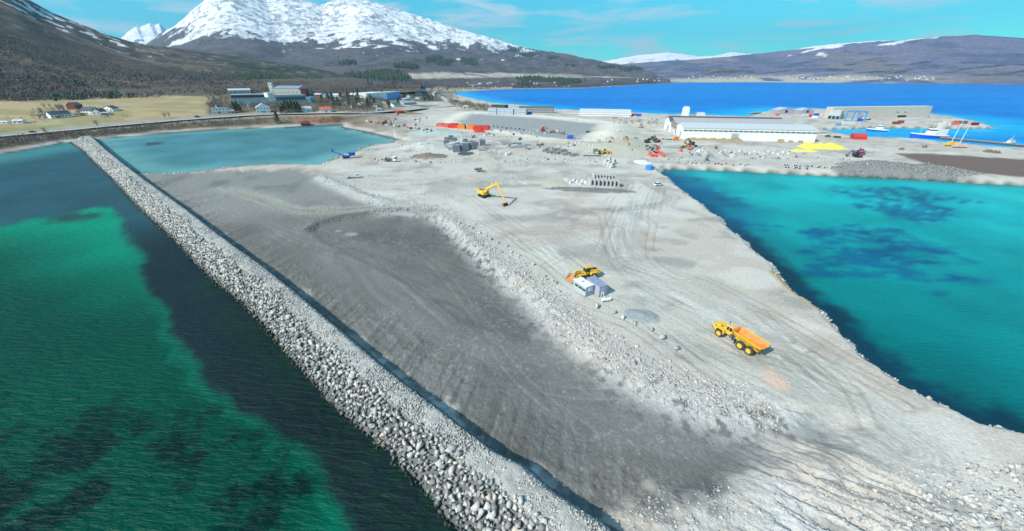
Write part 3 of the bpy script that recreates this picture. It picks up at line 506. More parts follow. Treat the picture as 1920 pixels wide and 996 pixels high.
HC_ = ridge('far_hill', [(1120,128),(1180,119),(1280,113.5),(1350,108),(1430,100.5),(1480,95),(1530,87),(1600,80),(1650,77),(1700,76),(1780,68),(1830,66),(1880,69),(1920,72),(2100,80),(2500,60)],
    [(1120,157),(1230,156),(1350,153.5),(1420,152.3),(1920,153),(2500,158)], [(1120,3300),(1230,3350),(1350,3500),(1420,3800),(2500,3600)], [(1120,6400),(2500,6800)], [(1120,.3),(2500,.3)], 120, 1100, colC, nx=520, nt=90, seed=25, pw=1.0)
ridge('distant_snow_range', [(1100,120),(1150,112),(1165,109),(1200,103),(1225,101),(1250,98.5),(1275,101),(1310,106),(1340,105),(1370,98),(1400,101),(1450,101),(1500,93),(1560,88),(1640,85),(1700,90)], [(1100,145),(1700,145)], [(1100,8500),(1700,8500)], [(1100,11500),(1700,11500)], [(1100,80),(1700,80)], 120, 1500, colS, nx=300, nt=50, seed=35)
ridge('distant_peak', [(205,90),(228,70),(240,58),(255,49),(262,52),(280,43),(290,47),(298,44),(310,54),(340,80)], [(205,120),(340,120)], [(205,8000),(340,8000)], [(205,10500),(340,10500)], [(205,150),(340,150)], 200, 900, colS, nx=160, nt=60, seed=45)
def on(Hx, px, t):
    x, y, z, T, xs = Hx; j = int(np.clip(np.searchsorted(xs, px), 0, len(xs) - 1)); i = int(np.clip(np.searchsorted(T, t), 0, len(T) - 1)); return Vector((x[i, j], y[i, j], z[i, j]))
def on_px(Hx, px, py):
    x, y, z, T, xs = Hx; qx, qy = proj(x, y, z); d = (qx - px) ** 2 + (qy - py) ** 2; i = np.unravel_index(np.argmin(np.where(T[:, None] <= 1, d, 1e9)), d.shape); return Vector((x[i], y[i], z[i]))
# ---------------------------------------------------------------- stones
def rock_variant(seed, n=13, flat=.75):
    r = random.Random(seed); bm = bmesh.new()
    for i in range(n):
        v = Vector((r.gauss(0, 1), r.gauss(0, 1), r.gauss(0, 1))).normalized(); v = Vector((v.x * r.uniform(.8, 1.15), v.y * r.uniform(.62, .9), v.z * flat * r.uniform(.7, 1))); bm.verts.new(v)
    bmesh.ops.convex_hull(bm, input=bm.verts[:]); bmesh.ops.delete(bm, geom=[v for v in bm.verts if not v.link_faces], context='VERTS')
    bmesh.ops.triangulate(bm, faces=bm.faces[:]); bm.verts.index_update()
    V = np.array([v.co[:] for v in bm.verts]); F = np.array([[v.index for v in f.verts] for f in bm.faces]); bm.free(); return V, F
RV = [rock_variant(i, 7 + i % 3, .9) for i in range(24)]; RVS = [rock_variant(100 + i, 7) for i in range(10)]
def rotm(n):
    q = np.random.normal(size=(n, 4)); q /= np.linalg.norm(q, axis=1)[:, None]; w, x, y, z = q.T
    return np.stack([1-2*(y*y+z*z), 2*(x*y-z*w), 2*(x*z+y*w), 2*(x*y+z*w), 1-2*(x*x+z*z), 2*(y*z-x*w), 2*(x*z-y*w), 2*(y*z+x*w), 1-2*(x*x+y*y)], 1).reshape(n, 3, 3)
def rubble(pos, size, variants):
    """one joined mesh of stones"""
    pos = np.asarray(pos, float); Rm = rotm(len(pos)); Vs, Fs, n = [], [], 0
    for k, (V, F) in enumerate(variants):
        idx = np.arange(len(pos))[k::len(variants)]
        if not len(idx): continue
        W_ = np.einsum('nij,vj->nvi', Rm[idx], V) * np.asarray(size)[idx][:, None, None] + pos[idx][:, None, :]
        Vs.append(W_.reshape(-1, 3)); Fs.append((F[None] + (np.arange(len(idx)) * len(V))[:, None, None]).reshape(-1, 3) + n); n += len(idx) * len(V)
    return np.concatenate(Vs), np.concatenate(Fs)
def stones(parent, name_one, name_many, pos, size, m, variants, singles=300):
    """the largest-showing stones as objects, the rest joined"""
    pos = np.asarray(pos, float); size = np.asarray(size, float); dist = np.sqrt((pos ** 2 * [1, 1, 0]).sum(1) + (HC - pos[:, 2]) ** 2)
    qx, qy = proj(pos[:, 0], pos[:, 1], pos[:, 2]); vis = (qx > -20) & (qx < 1940) & (qy < 1015); o_ = np.argsort(-(size / dist) * vis)
    one, many = o_[:singles], o_[singles:]
    if singles:
        ms = []
        for k, (V, F) in enumerate(variants):
            ms.append(npmesh(name_one, V, F, m))
        for i in one:
            o = bpy.data.objects.new(name_one, ms[random.randrange(len(ms))]); link(o, parent); o.location = pos[i]; o.scale = (size[i],) * 3; o.rotation_euler = (random.uniform(0, 6), random.uniform(0, 6), random.uniform(0, 6))
    if len(many):
        V, F = rubble(pos[many], size[many], variants); o = link(bpy.data.objects.new(name_many, npmesh(name_many, V, F, m)), parent); o['kind'] = 'stuff'
        return o
# the breakwater
bwo = np.array(BW_W[-1]); Wa = np.array(BW_W); Ca = np.array(BW_C)
wu, wv = (Wa - bwo) @ bwd, (Wa - bwo) @ bwn; cu, cv = (Ca - bwo) @ bwd, (Ca - bwo) @ bwn; wo_, co_ = np.argsort(wu), np.argsort(cu)
UMAX = max(wu) + 2
def wat(u): return np.interp(u, wu[wo_], wv[wo_])
def cat_(u): return np.maximum(np.interp(u, cu[co_], cv[co_]), wat(u) + 6.5)
def bprof(u, f):
    """f: -0.25 under water .. 0 waterline .. .6 shoulder .. 1 crest edge .. 1.3 inner toe"""
    w0, c0 = wat(u), cat_(u); wd = c0 - w0; v = w0 + wd * f
    z = np.interp(f, [-.35, 0, .55, .66, .95, 1.0, 1.3], [-1.6, 0, 3.6, 4.15, 4.45, 4.3, .9]); z = z * np.where(u > UMAX - 8, np.clip((UMAX - u) / 8, .0, 1), 1)
    return bwo[0] + bwd[0] * u + bwn[0] * v, bwo[1] + bwd[1] * u + bwn[1] * v, z
bw = thing('breakwater', 'long straight breakwater of pale armour stone running from the near edge to the far shore', 'breakwater', (bwo[0], bwo[1], 0))
Mi = -np.array([bwo[0], bwo[1], 0])
us = np.arange(-22, UMAX, .5); fs_ = np.array([-.35, -.15, 0, .15, .3, .45, .55, .62, .68, .74, .8, .86, .92, .97, 1.0, 1.05, 1.1, 1.16, 1.23, 1.3]); UU, FF = np.meshgrid(us, fs_, indexing='ij')
x, y, z = bprof(UU.ravel(), FF.ravel()); z = z - .35 * (FF.ravel() > 0) * (FF.ravel() < .6) + (fbm(x / .8, y / .8, 3, 200) - .5) * .45 + (fbm(x / 5, y / 5, 2, 201) - .5) * .5
cc = np.tile(np.array([.33, .33, .32]), (len(x), 1)); cc = mixc(cc, (.05, .055, .05), sst(.5, .0, z)); cc = mixc(cc, (.42, .42, .40), sst(.45, .7, fbm(x / .6, y / .6, 2, 202)))
cc = mixc(cc, (.10, .105, .11), (FF.ravel() < .6) * .8); cc = mixc(cc, (.11, .11, .105), sst(1.02, 1.10, FF.ravel()) * .85)  # shade painted in: gaps under the armour stones and the inner slope darkened
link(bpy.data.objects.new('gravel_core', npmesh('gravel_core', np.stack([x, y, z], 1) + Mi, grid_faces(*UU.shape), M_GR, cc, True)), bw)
pp, sz = [], []
for u in np.arange(-18, UMAX - 1, .58):
    wd = float(cat_(u) - wat(u)); du = .86
    for v in np.arange(-.6, wd * .62 + .4, .52):
        uu, ff = u + random.uniform(-.35, .35), (v + random.uniform(-.3, .3)) / wd
        if ff > .60 + .10 * math.sin(u * .31) * math.sin(u * .13) + random.uniform(-.04, .04): continue
        x, y, z = bprof(np.array([uu]), np.array([ff])); q = random.uniform(.34, .60) * (1.5 if random.random() < .2 else 1) * (.72 if ff < .12 or random.random() < .2 else 1)
        pp.append((x[0] + Mi[0], y[0] + Mi[1], z[0] + .15 + random.uniform(-.05, .2))); sz.append(q)
pw_ = np.array(pp)
def stones_off(parent, a, b, pos, size, m, variants, singles=300):
    """as stones(), for positions relative to the parent"""
    off = np.array(parent.location); pos = np.asarray(pos); o_ = stones(None, a, b, pos + off, size, m, variants, singles)
    for o in [q for q in COL.objects if q.parent is None and (q.name == a or q.name.startswith(a + '.') or q.name == b)]:
        o.parent = parent; o.location = Vector(o.location) - Vector(off)
stones_off(bw, 'armour_boulder', 'armour_boulders_far', pp, sz, M_ARM, RV)
pp, sz = [], []
for i in range(19000):
    u = -18 + (UMAX + 16) * random.random() ** 2.3; f = random.uniform(.56, 1.10); x, y, z = bprof(np.array([u]), np.array([f])); pp.append((x[0] + Mi[0], y[0] + Mi[1], z[0] + .02)); sz.append(random.uniform(.09, .27) * (1.6 if random.random() < .06 else 1))
stones_off(bw, 'none', 'crest_gravel', pp, sz, M_RUB, RVS, 0)
# rubble along the bank between the two levels
def near_line(pts, n, f0, f1, s0, s1, pw=1.0, z0=2.3, big=.06):
    q = [Vector((*P(a, b, z0), 0)) for a, b in pts]; seg = [(q[i + 1] - q[i]).length for i in range(len(q) - 1)]; out, sz = [], []
    for _ in range(n):
        i = random.choices(range(len(seg)), seg)[0]; t = random.random(); d = (q[i + 1] - q[i]).normalized(); nrm = Vector((d.y, -d.x, 0))
        c = q[i].lerp(q[i + 1], t) + nrm * (f0 + (f1 - f0) * (random.random() + random.random()) / 2); out.append((c.x, c.y)); sz.append(random.uniform(s0, s1) * (random.uniform(1.6, 2.4) if random.random() < big else 1))
    a = np.array(out); return np.column_stack([a, hfast(a[:, 0], a[:, 1])]), np.array(sz)
BKP = [(700,388),(760,390),(815,396),(858,420),(895,458),(940,497),(1000,542),(1050,590),(1110,640),(1160,680),(1220,710),(1280,740),(1350,760),(1450,768)]
rb = thing('rubble_bank', 'curving bank of loose broken stone between the dark basin and the pale upper ground', 'rubble bank')
p_, s_ = near_line(BKP, 13000, -6.8, 4.8, .10, .28, big=.08); stones(rb, 'stone', 'loose_stones', p_, s_, M_RUB, RV, 160)
rb = thing('rubble_bank', 'short pale heaped stone bank at the far left of the dark ground', 'rubble bank'); p_, s_ = near_line([(598,331),(640,350),(680,368),(722,379)], 1500, -5, 5, .15, .4); stones(rb, 'stone', 'loose_stones', p_, s_, M_RUB, RVS, 20)
rb = thing('earth_lip', 'thin dark ridge of pushed up stones curving round the back of the basin', 'earth ridge'); p_, s_ = near_line([(572,432),(590,418),(640,404),(700,396),(760,391),(812,398)], 1500, -1.6, 1.6, .10, .28); stones(rb, 'stone', 'loose_stones', p_, s_, M_DST, RVS, 0)
# armour stone round the near right corner
rs = thing('rubble_slope', 'rough slope of pale broken blocks at the near right corner of the fill', 'rubble slope')
pp, sz = [], []
while len(pp) < 5600:
    px, py = random.uniform(1130, 2050), random.uniform(862, 1060)
    lim = 985 - (px - 1150) * .17 + 14 * math.sin(px * .05)
    if py < lim - 55 * random.random(): continue
    x, y = P(px, py, 2.4); big = np.clip((px - 1560) / 260, 0, 1) * (py > lim + 5); pp.append((x, y)); sz.append(random.uniform(.08, .2) * (1 + 1.0 * big * random.random()) if random.random() < .86 else random.uniform(.22, .38) * (1 + .8 * big))
a = np.array(pp); stones(rs, 'stone', 'small_stones', np.column_stack([a, hfast(a[:, 0], a[:, 1]) - .05]), sz, M_RUB, RV, 300)
# stones spilled over the flats
pp, sz = [], []
for i in range(3000):
    r = 24 + 170 * random.random() ** 1.3; t = math.radians(random.uniform(-40, 66)); pp.append((r * math.sin(t), r * math.cos(t))); sz.append(random.uniform(.05, .16) * (1 + r / 160))
a = np.array(pp); zz, s2 = hfast(a[:, 0], a[:, 1]), shore(a[:, 0], a[:, 1]); k = (s2 > 1.2) & (sdp(a[:, 0], a[:, 1], BASIN) < 0); o = link(bpy.data.objects.new('scattered_stones', npmesh('scattered_stones', *rubble(np.column_stack([a, zz])[k], np.array(sz)[k], RVS), M_RUB)))
tag(o, 'small pale stones scattered over the bulldozed ground', 'stones', kind='stuff')
# boulders along both water edges
def edge_rocks(label, pts, n, w0, w1, s0, s1, z0, name='riprap_edge', m=M_RUB):
    r = thing(name, label, 'stone edge'); p_, s_ = near_line(pts, n, w0, w1, s0, s1, z0=z0); p_[:, 2] += .1; stones(r, 'stone', 'edge_stones', p_, s_, m, RVS, 40)
edge_rocks('broken stone edge of the fill along the turquoise right bay', [(1240,322),(1280,354),(1347,402),(1413,462),(1480,529),(1533,569),(1600,639),(1663,694),(1747,747),(1813,772),(1920,807),(2050,850)], 3600, -1.6, 1.8, .14, .42, 1.4)
edge_rocks('weathered stone sea wall below the pipe storage yard', [(1250,318),(1280,318.5),(1380,321.5),(1447,325.5),(1547,330.5),(1640,334),(1760,341),(1920,349),(2100,362)], 5200, -3.5, 7, .25, .7, 1.2, m=rock_mat('weathered_stone', (.16, .15, .12), (.50, .47, .41)))
edge_rocks('stone covered embankment on the far side of the left bay', [(640,237),(673,243),(707,251),(735,257),(762,265)], 1500, -2, 12, .35, .8, 1.2)
edge_rocks('low stony shore of the fill along the enclosed bay', [(262,325),(333,325),(400,318),(433,313),(500,308),(567,310),(610,309),(622,300),(638,292),(662,285),(698,273),(760,266)], 1800, -2, 2, .25, .6, 1.0)
BSH = [npmesh('boulder', V * [1, 1, 1], F, M_RUB) for V, F in RV[:6]]
def boulder(px, py, r, label, group=None):
    g = G(px, py); o = bpy.data.objects.new('boulder', random.choice(BSH)); link(o); o.location = g + Vector((0, 0, r * .35)); o.scale = (r, r * .9, r * .95); o.rotation_euler = (random.uniform(-.4, .4), random.uniform(-.4, .4), random.uniform(0, 6)); return tag(o, label, 'boulder', group)
for px, py in ((854,415),(861,420),(879,425),(886,429),(899,438),(911,443),(920,449),(934,456),(951,463),(959,474),(973,480),(1000,497),(1022,519),(1036,527),(1043,531)): boulder(px, py, random.uniform(.55, .85), 'grey boulder in the row edging the top of the rubble bank', 'boulders edging the rubble bank')
boulder(1119, 576, 1.05, 'large pale squared boulder just in front of the grey site cabin')
for px, py in ((1153,589),(1168,598),(1190,608)): boulder(px, py, .8, 'grey boulder near the small bluish gravel patch', 'boulders by the gravel patch')
boulder(1240, 634, 1.05, 'flat pinkish boulder left of the parked dump truck'); boulder(1268, 655, .95, 'angular grey boulder lowest in the row left of the dump truck'); boulder(1222, 620, .7, 'low grey boulder between gravel patch and dump truck')
# ---------------------------------------------------------------- vehicles
def wheel(parent, x, y, r, w, n=20, rimm='yellow', side=1):
    t = Sh().lathe([(-w / 2, r * .55), (-w / 2, r * .86), (-w * .38, r * .98), (w * .38, r * .98), (w / 2, r * .86), (w / 2, r * .55)], (x, y, r), 'y', n)
    for i in range(n): a = 2 * math.pi * i / n; t.box(x + math.cos(a) * r * .98, y, r + math.sin(a) * r * .98 - .04, .09, w * .8, .08)
    o = t.to('wheel', 'tyre', parent); Sh().lathe([(-w * .53, r * .30), (-w * .56, r * .50), (-w * .5, r * .58), (w * .5, r * .58), (w * .56, r * .50), (w * .53, r * .30)], (x, y, r), 'y', 14).lathe([(-w * .62, r * .2), (w * .62, r * .2)], (x, y, r), 'y', 10).to('rim', rimm, o)
def dump_truck():
    a = heading((1393, 661), (1342, 629)); g = G(1379, 643)
    t = thing('dump_truck', 'yellow six wheeled articulated dump truck with empty orange tipper body', 'dump truck', g, a); t.scale = (.93,) * 3
    for x, s in ((3.1, 0), (-1.55, 0), (-3.35, 0)):
        for y in (-1.12, 1.12): wheel(t, x, y, .86 if x > 0 else .88, .68)
    Sh().prism([(4.95,1.15),(5.1,1.7),(4.75,2.35),(3.1,2.55),(2.3,2.6),(2.2,1.5),(3.9,1.1)], -.78, .78).to('hood', 'yellow', t)
    Sh().prism([(2.2,1.78),(2.1,1.55),(2.2,1.0),(2.5,1.95),(3.65,1.95),(4.0,1.2),(4.2,1.3),(3.8,2.1),(2.4,2.15)], -1.42, -.8).prism([(2.2,1.78),(2.1,1.55),(2.2,1.0),(2.5,1.95),(3.65,1.95),(4.0,1.2),(4.2,1.3),(3.8,2.1),(2.4,2.15)], .8, 1.42).to('fender', 'yellow', t)
    gr = Sh()
    for i in range(5): gr.box(5.03 - .01 * i, 0, 1.25 + i * .18, .08, 1.1, .07)
    gr.box(4.98, 0, 1.0, .2, 1.7, .22); gr.to('grille', 'black', t)
    ve = Sh()
    for i in range(4): ve.box(4.55 - i * .13, .79, 1.7, .05, .04, .42).box(4.55 - i * .13, -.79, 1.7, .05, .04, .42)
    ve.to('side_vent', 'black', t)
    Sh().box(1.55, 0, 1.35, 1.5, 1.5, .75).box(1.55, 0, 2.1, 1.45, 1.46, .12).to('cab_base', 'yellow', t)
    Sh().box(1.6, 0, 2.1, 1.42, 1.38, 1.0, .86, .9).to('window', 'glass', t)
    p = Sh()
    for x in (.92, 1.65, 2.28):
        for y in (-.7, .7): p.bar((x, y, 2.1), (1.6 + (x - 1.6) * .87, y * .9, 3.12), .09)
    p.to('cab_pillar', 'yellow', t)
    Sh().box(1.55, 0, 3.1, 1.5, 1.45, .13, .9, .9).to('cab_roof', mat('cab_roof_paint', (.68, .46, .18), .6), t)
    Sh().lathe([(0, .09), (.2, .07)], (1.2, -.4, 3.23), 'z', 8).to('beacon', 'orange', t)
    for y in (-1.35, 1.35): m = Sh().bar((2.6, y * .6, 2.6), (2.9, y, 2.9), .04).box(2.9, y, 2.6, .07, .2, .55).to('mirror', 'black', t)
    Sh().tube((.75, -.95, 1.5), (.7, -.95, 3.1), .09).tube((.75, .95, 1.2), (.75, .95, 1.9), .28).to('exhaust', 'dgrey', t)
    Sh().box(.5, 0, .95, 1.1, .75, .55).tube((.35, 0, .7), (.35, 0, 1.7), .28).to('hitch', 'dgrey', t)
    Sh().box(-2.0, 0, .95, 5.2, .7, .42).tube((-1.55, -.9, .88), (-1.55, .9, .88), .2).tube((-3.35, -.9, .88), (-3.35, .9, .88), .2).tube((3.1, -.9, .86), (3.1, .9, .86), .2).to('chassis', 'dyellow', t)
    o0 = [(.25,2.35),(.0,1.55),(-1.0,1.3),(-3.4,1.3),(-5.05,2.1),(-5.15,2.55)]
    top = [(.25,2.95),(-5.15,2.62)]
    b = Sh(); th = .09
    def prof(f, yo): return yo
    # tub: floor stations with half width at the floor and at the rim
    st = [(.45,2.1,.80,1.30,3.15),(-.6,1.86,.85,1.45,3.15),(-3.2,1.86,.95,1.52,3.02),(-5.4,2.35,1.2,1.55,2.78)]
    ext = Sh(); inn = Sh()
    for k in range(3):
        A, B = st[k], st[k + 1]
        def ring(q, o): x, zf, wf, wt_, zt = q; return [(x, -wt_ + o, zt), (x, -wf + o, zf + o), (x, wf - o, zf + o), (x, wt_ - o, zt)]
        for o_, sh_ in ((0, ext), (th, inn)): ra, rb_ = ring(A, o_), ring(B, o_); sh_.add(ra + rb_, [(0, 1, 5, 4), (1, 2, 6, 5), (2, 3, 7, 6)])
    q = st[0]; ext.hexa([(q[0], -1.3, 3.15), (q[0], -.8, 2.1), (q[0], .8, 2.1), (q[0], 1.3, 3.15), (q[0] - .08, -1.3, 3.15), (q[0] - .08, -.8, 2.1), (q[0] - .08, .8, 2.1), (q[0] - .08, 1.3, 3.15)]).box(-2.0, 0, 1.3, 4.2, 1.0, .55)
    for s in (-1, 1):
        for k in range(3): A, B = st[k], st[k + 1]; ext.bar((A[0], s * A[3], A[4]), (B[0], s * B[3], B[4]), .16, .14)
        for x, zf, zt, w, wt_ in ((-1.1, 1.9, 3.1, .88, 1.48), (-2.3, 1.9, 3.05, .92, 1.5), (-3.5, 1.95, 2.98, .98, 1.54)): ext.bar((x, s * (w + .04), zf), (x, s * (wt_ + .05), zt), .1, .1)
    me = mesh('tipper_body', ext.V, ext.F, M('yellow')); link(bpy.data.objects.new('tipper_body', me), t)
    inn.box(.36, 0, 2.15, .02, 1.6, .95, 1, 1.55); link(bpy.data.objects.new('body_lining', mesh('body_lining', inn.V, inn.F, mat('lining', (.74, .26, .06), .75, var=.28, sc=1.2))), t)
    Sh().box(.62, 0, 3.15, .5, 2.5, .07).to('spill_guard', 'orange', t)
    Sh().box(-5.43, 0, 2.28, .06, 2.3, .12).box(-5.45, 1.35, 2.5, .08, .25, .3).box(-5.45, -1.35, 2.5, .08, .25, .3).to('tail_edge', 'black', t)
    for y in (-1.15, 1.15): Sh().box(-.35, y, .55, .05, .62, 1.05).to('mud_flap', 'black', t)
    Sh().tube((-.3, .55, 1.1), (-1.9, .9, 1.7), .09).tube((-.3, -.55, 1.1), (-1.9, -.9, 1.7), .09).to('hoist_ram', 'metal', t)
    for i in range(4): pass
    Sh().box(2.35, 1.0, .75, .5, .3, .05).box(2.3, 1.0, 1.1, .5, .3, .05).bar((2.1, 1.12, .75), (2.1, 1.12, 2.2), .04).to('ladder', 'dgrey', t)
    Sh().box(5.0, .6, 1.2, .12, .25, .2).to('headlight', 'offw', t); Sh().box(5.0, -.6, 1.2, .12, .25, .2).to('headlight', 'offw', t)
    return t
dump_truck()
def track(parent, x0, x1, y, w, h, z=0):
    n = 6; pr = [(x0 + h / 2 - h / 2 * math.sin(math.pi * i / n), z + h / 2 + h / 2 * math.cos(math.pi * i / n) * -1) for i in range(n + 1)][::1] + [(x1 - h / 2 + h / 2 * math.sin(math.pi * i / n), z + h / 2 + h / 2 * math.cos(math.pi * i / n)) for i in range(n + 1)]
    s = Sh().prism(pr, y - w / 2, y + w / 2); k = int((x1 - x0) / .3)
    for i in range(k): s.box(x0 + .2 + i * .3, y, z + h, .12, w * 1.02, .05)
    s.to('crawler_track', 'black', parent)
def excavator():
    g = G(908, 369); b = G(950, 387); a = math.atan2(b.y - g.y, b.x - g.x); Ln = (b - g).length
    t = thing('excavator', 'yellow long reach crawler excavator with its bent boom and bucket on the ground', 'excavator', g, a)
    for y in (-1.35, 1.35): track(t, -2.4, 2.4, y, .7, .95)
    Sh().box(0, 0, .55, 2.6, 2.1, .5).lathe([(1.0, .9), (1.25, .9)], (0, 0, 0), 'z', 14).to('undercarriage', 'dgrey', t)
    Sh().prism([(-2.9,1.35),(-3.1,2.1),(-2.8,2.75),(-.2,2.85),(1.5,2.4),(1.7,1.25),(-2.4,1.25)], -1.45, .35).prism([(-2.9,1.35),(-3.1,2.1),(-2.8,2.75),(-1.2,2.8),(-1.2,1.25),(-2.4,1.25)], .35, 1.45).box(.3, .95, 1.25, 2.8, 1.0, .25).to('engine_housing', 'yellow', t)
    Sh().prism([(-3.3,1.3),(-3.55,2.3),(-3.2,2.7),(-2.8,2.7),(-2.8,1.2)], -1.4, 1.4).to('counterweight', mat('cw', (.74, .50, .05), .5), t)
    Sh().box(-1.3, -.2, 2.84, 2.1, 1.5, .05).box(-2.2, -.6, 2.8, .3, .3, .5).to('engine_cover', 'dgrey', t)
    Sh().box(.6, .95, 1.5, 1.7, .95, 1.55, .85, .9).to('window', 'glass', t); c = Sh()
    for x in (-.22, 1.42):
        for y in (.5, 1.4): c.bar((x, y, 1.5), (.6 + (x - .6) * .86, .95 + (y - .95) * .9, 3.05), .09)
    c.box(.6, .95, 1.45, 1.72, .97, .45).to('cab_frame', 'dyellow', t); Sh().box(.6, .95, 3.04, 1.5, .9, .1).to('cab_roof', 'yellow', t)
    T = Ln * .62; h = 7.7
    Sh().bar((1.0, -.2, 2.0), (3.2, -.2, 4.6), .5, .75, .5, .95).bar((3.0, -.2, 4.4), (T, -.2, h), .5, .95, .38, .55).to('boom', 'yellow', t)
    Sh().bar((T - .7, -.2, h + .75), (T + .15, -.2, h - .1), .36, .45, .4, .7).bar((T, -.2, h + .1), (Ln - .3, -.2, 1.25), .4, .72, .3, .34).to('stick', 'yellow', t)
    for p, q in (((1.6, -.75, 2.0), (4.6, -.5, 4.9)), ((1.6, .35, 2.0), (4.6, .1, 4.9)), ((5.2, -.2, 6.3), (T - .6, -.2, h + .75)), ((T + 1.3, -.2, h - 1.2), (Ln - .55, -.2, 2.0))):
        m = (Vector(p) + Vector(q)) / 2; o = Sh().tube(p, m, .12).to('hydraulic_ram', 'yellow', t); Sh().tube(m, q, .07).to('rod', 'metal', o)
    bk = Sh().prism([(Ln - .45,1.35),(Ln - 1.1,1.1),(Ln - 1.35,.5),(Ln - 1.0,.05),(Ln - .1,.0),(Ln - .75,.25),(Ln - 1.0,.6),(Ln - .6,1.0)], -1.15, .75)
    for y in (-1.15, .75): bk.prism([(Ln - .45,1.3),(Ln - 1.1,1.1),(Ln - 1.35,.5),(Ln - 1.0,.05),(Ln - .1,0),(Ln - .2,.9)], y - .04, y + .04)
    bk.to('bucket', 'rust', t)
excavator()
def loader(px, py, a, label, m='yellow', sc=1.0, dark=False):
    t = thing('wheel_loader', label, 'wheel loader', G(px, py), a)
    for x in (1.75, -1.55):
        for y in (-1.1, 1.1): wheel(t, x, y, .82, .66, 16)
    Sh().prism([(-3.6,1.1),(-3.65,1.7),(-3.3,2.15),(-.9,2.3),(-.8,1.0),(-2.2,.95)], -.85, .85).to('engine_housing', m, t)
    Sh().box(-3.62, 0, 1.0, .12, 1.5, .7).box(-2.4, 0, 2.22, 1.0, .9, .08).to('radiator_grille', 'black', t)
    Sh().prism([(-2.6,1.5),(-2.4,1.85),(-.75,1.85),(-.55,1.4),(-.75,1.4),(-.9,1.7),(-2.3,1.7)], -1.45, -.86).prism([(-2.6,1.5),(-2.4,1.85),(-.75,1.85),(-.55,1.4),(-.75,1.4),(-.9,1.7),(-2.3,1.7)], .86, 1.45).prism([(.8,1.5),(1.0,1.85),(2.5,1.85),(2.7,1.4),(2.3,1.7),(1.1,1.7)], -1.42, -.9).prism([(.8,1.5),(1.0,1.85),(2.5,1.85),(2.7,1.4),(2.3,1.7),(1.1,1.7)], .9, 1.42).to('fender', m, t)
    Sh().box(.0, 0, .75, 2.6, .9, .6).tube((1.75, -.9, .82), (1.75, .9, .82), .2).tube((-1.55, -.9, .82), (-1.55, .9, .82), .2).to('chassis', 'dgrey', t)
    Sh().box(-.15, 0, 1.35, 1.4, 1.4, .55).to('cab_base', m, t); Sh().box(-.15, 0, 1.9, 1.35, 1.35, 1.2, .88, .9).to('window', 'glass', t)
    c = Sh()
    for x in (-.8, .5):
        for y in (-.65, .65): c.bar((x, y, 1.9), (-.15 + (x + .15) * .88, y * .9, 3.12), .1)
    c.to('cab_pillar', 'dgrey', t); Sh().box(-.15, 0, 3.1, 1.6, 1.5, .14, .92, .92).to('cab_roof', m, t)
    for y in (-.5, .5): Sh().bar((.9, y, 1.75), (2.6, y, 1.5), .16, .35).bar((2.5, y, 1.5), (3.6, y, .55), .16, .32).to('lift_arm', m, t)
    Sh().bar((1.0, 0, 1.9), (2.9, 0, 1.7), .14).bar((2.9, 0, 2.0), (3.4, 0, .9), .12, .2).to('tilt_link', 'dyellow', t)
    bk = Sh().prism([(3.45,.15),(3.5,1.25),(3.8,1.5),(3.62,1.2),(3.62,.3),(5.0,.12),(5.0,.03),(3.6,.05)], -1.5, 1.5)
    for y in (-1.5, 1.5): bk.prism([(3.45,.1),(3.5,1.3),(3.9,1.4),(5.0,.1)], y - .04, y + .04)
    for i in range(8): bk.box(5.05, -1.35 + i * .385, .03, .2, .12, .06)
    bk.to('bucket', 'orangebrown', t)
    for y in (-1.1, 1.1): Sh().bar((.4, y * .7, 2.9), (.7, y, 2.9), .04).box(.72, y, 2.6, .05, .2, .4).to('mirror', 'black', t)
    for y in (-.5, .5): Sh().box(.62, y, 3.0, .1, .2, .14).to('headlight', 'offw', t)
    return t
loader(1098, 521, heading((1118, 516), (1070, 526)), 'yellow wheel loader parked behind the two site cabins with its bucket down')
loader(1134, 288.5, heading((1125, 289), (1150, 289)), 'small yellow wheel loader at the end of the row of log piles')
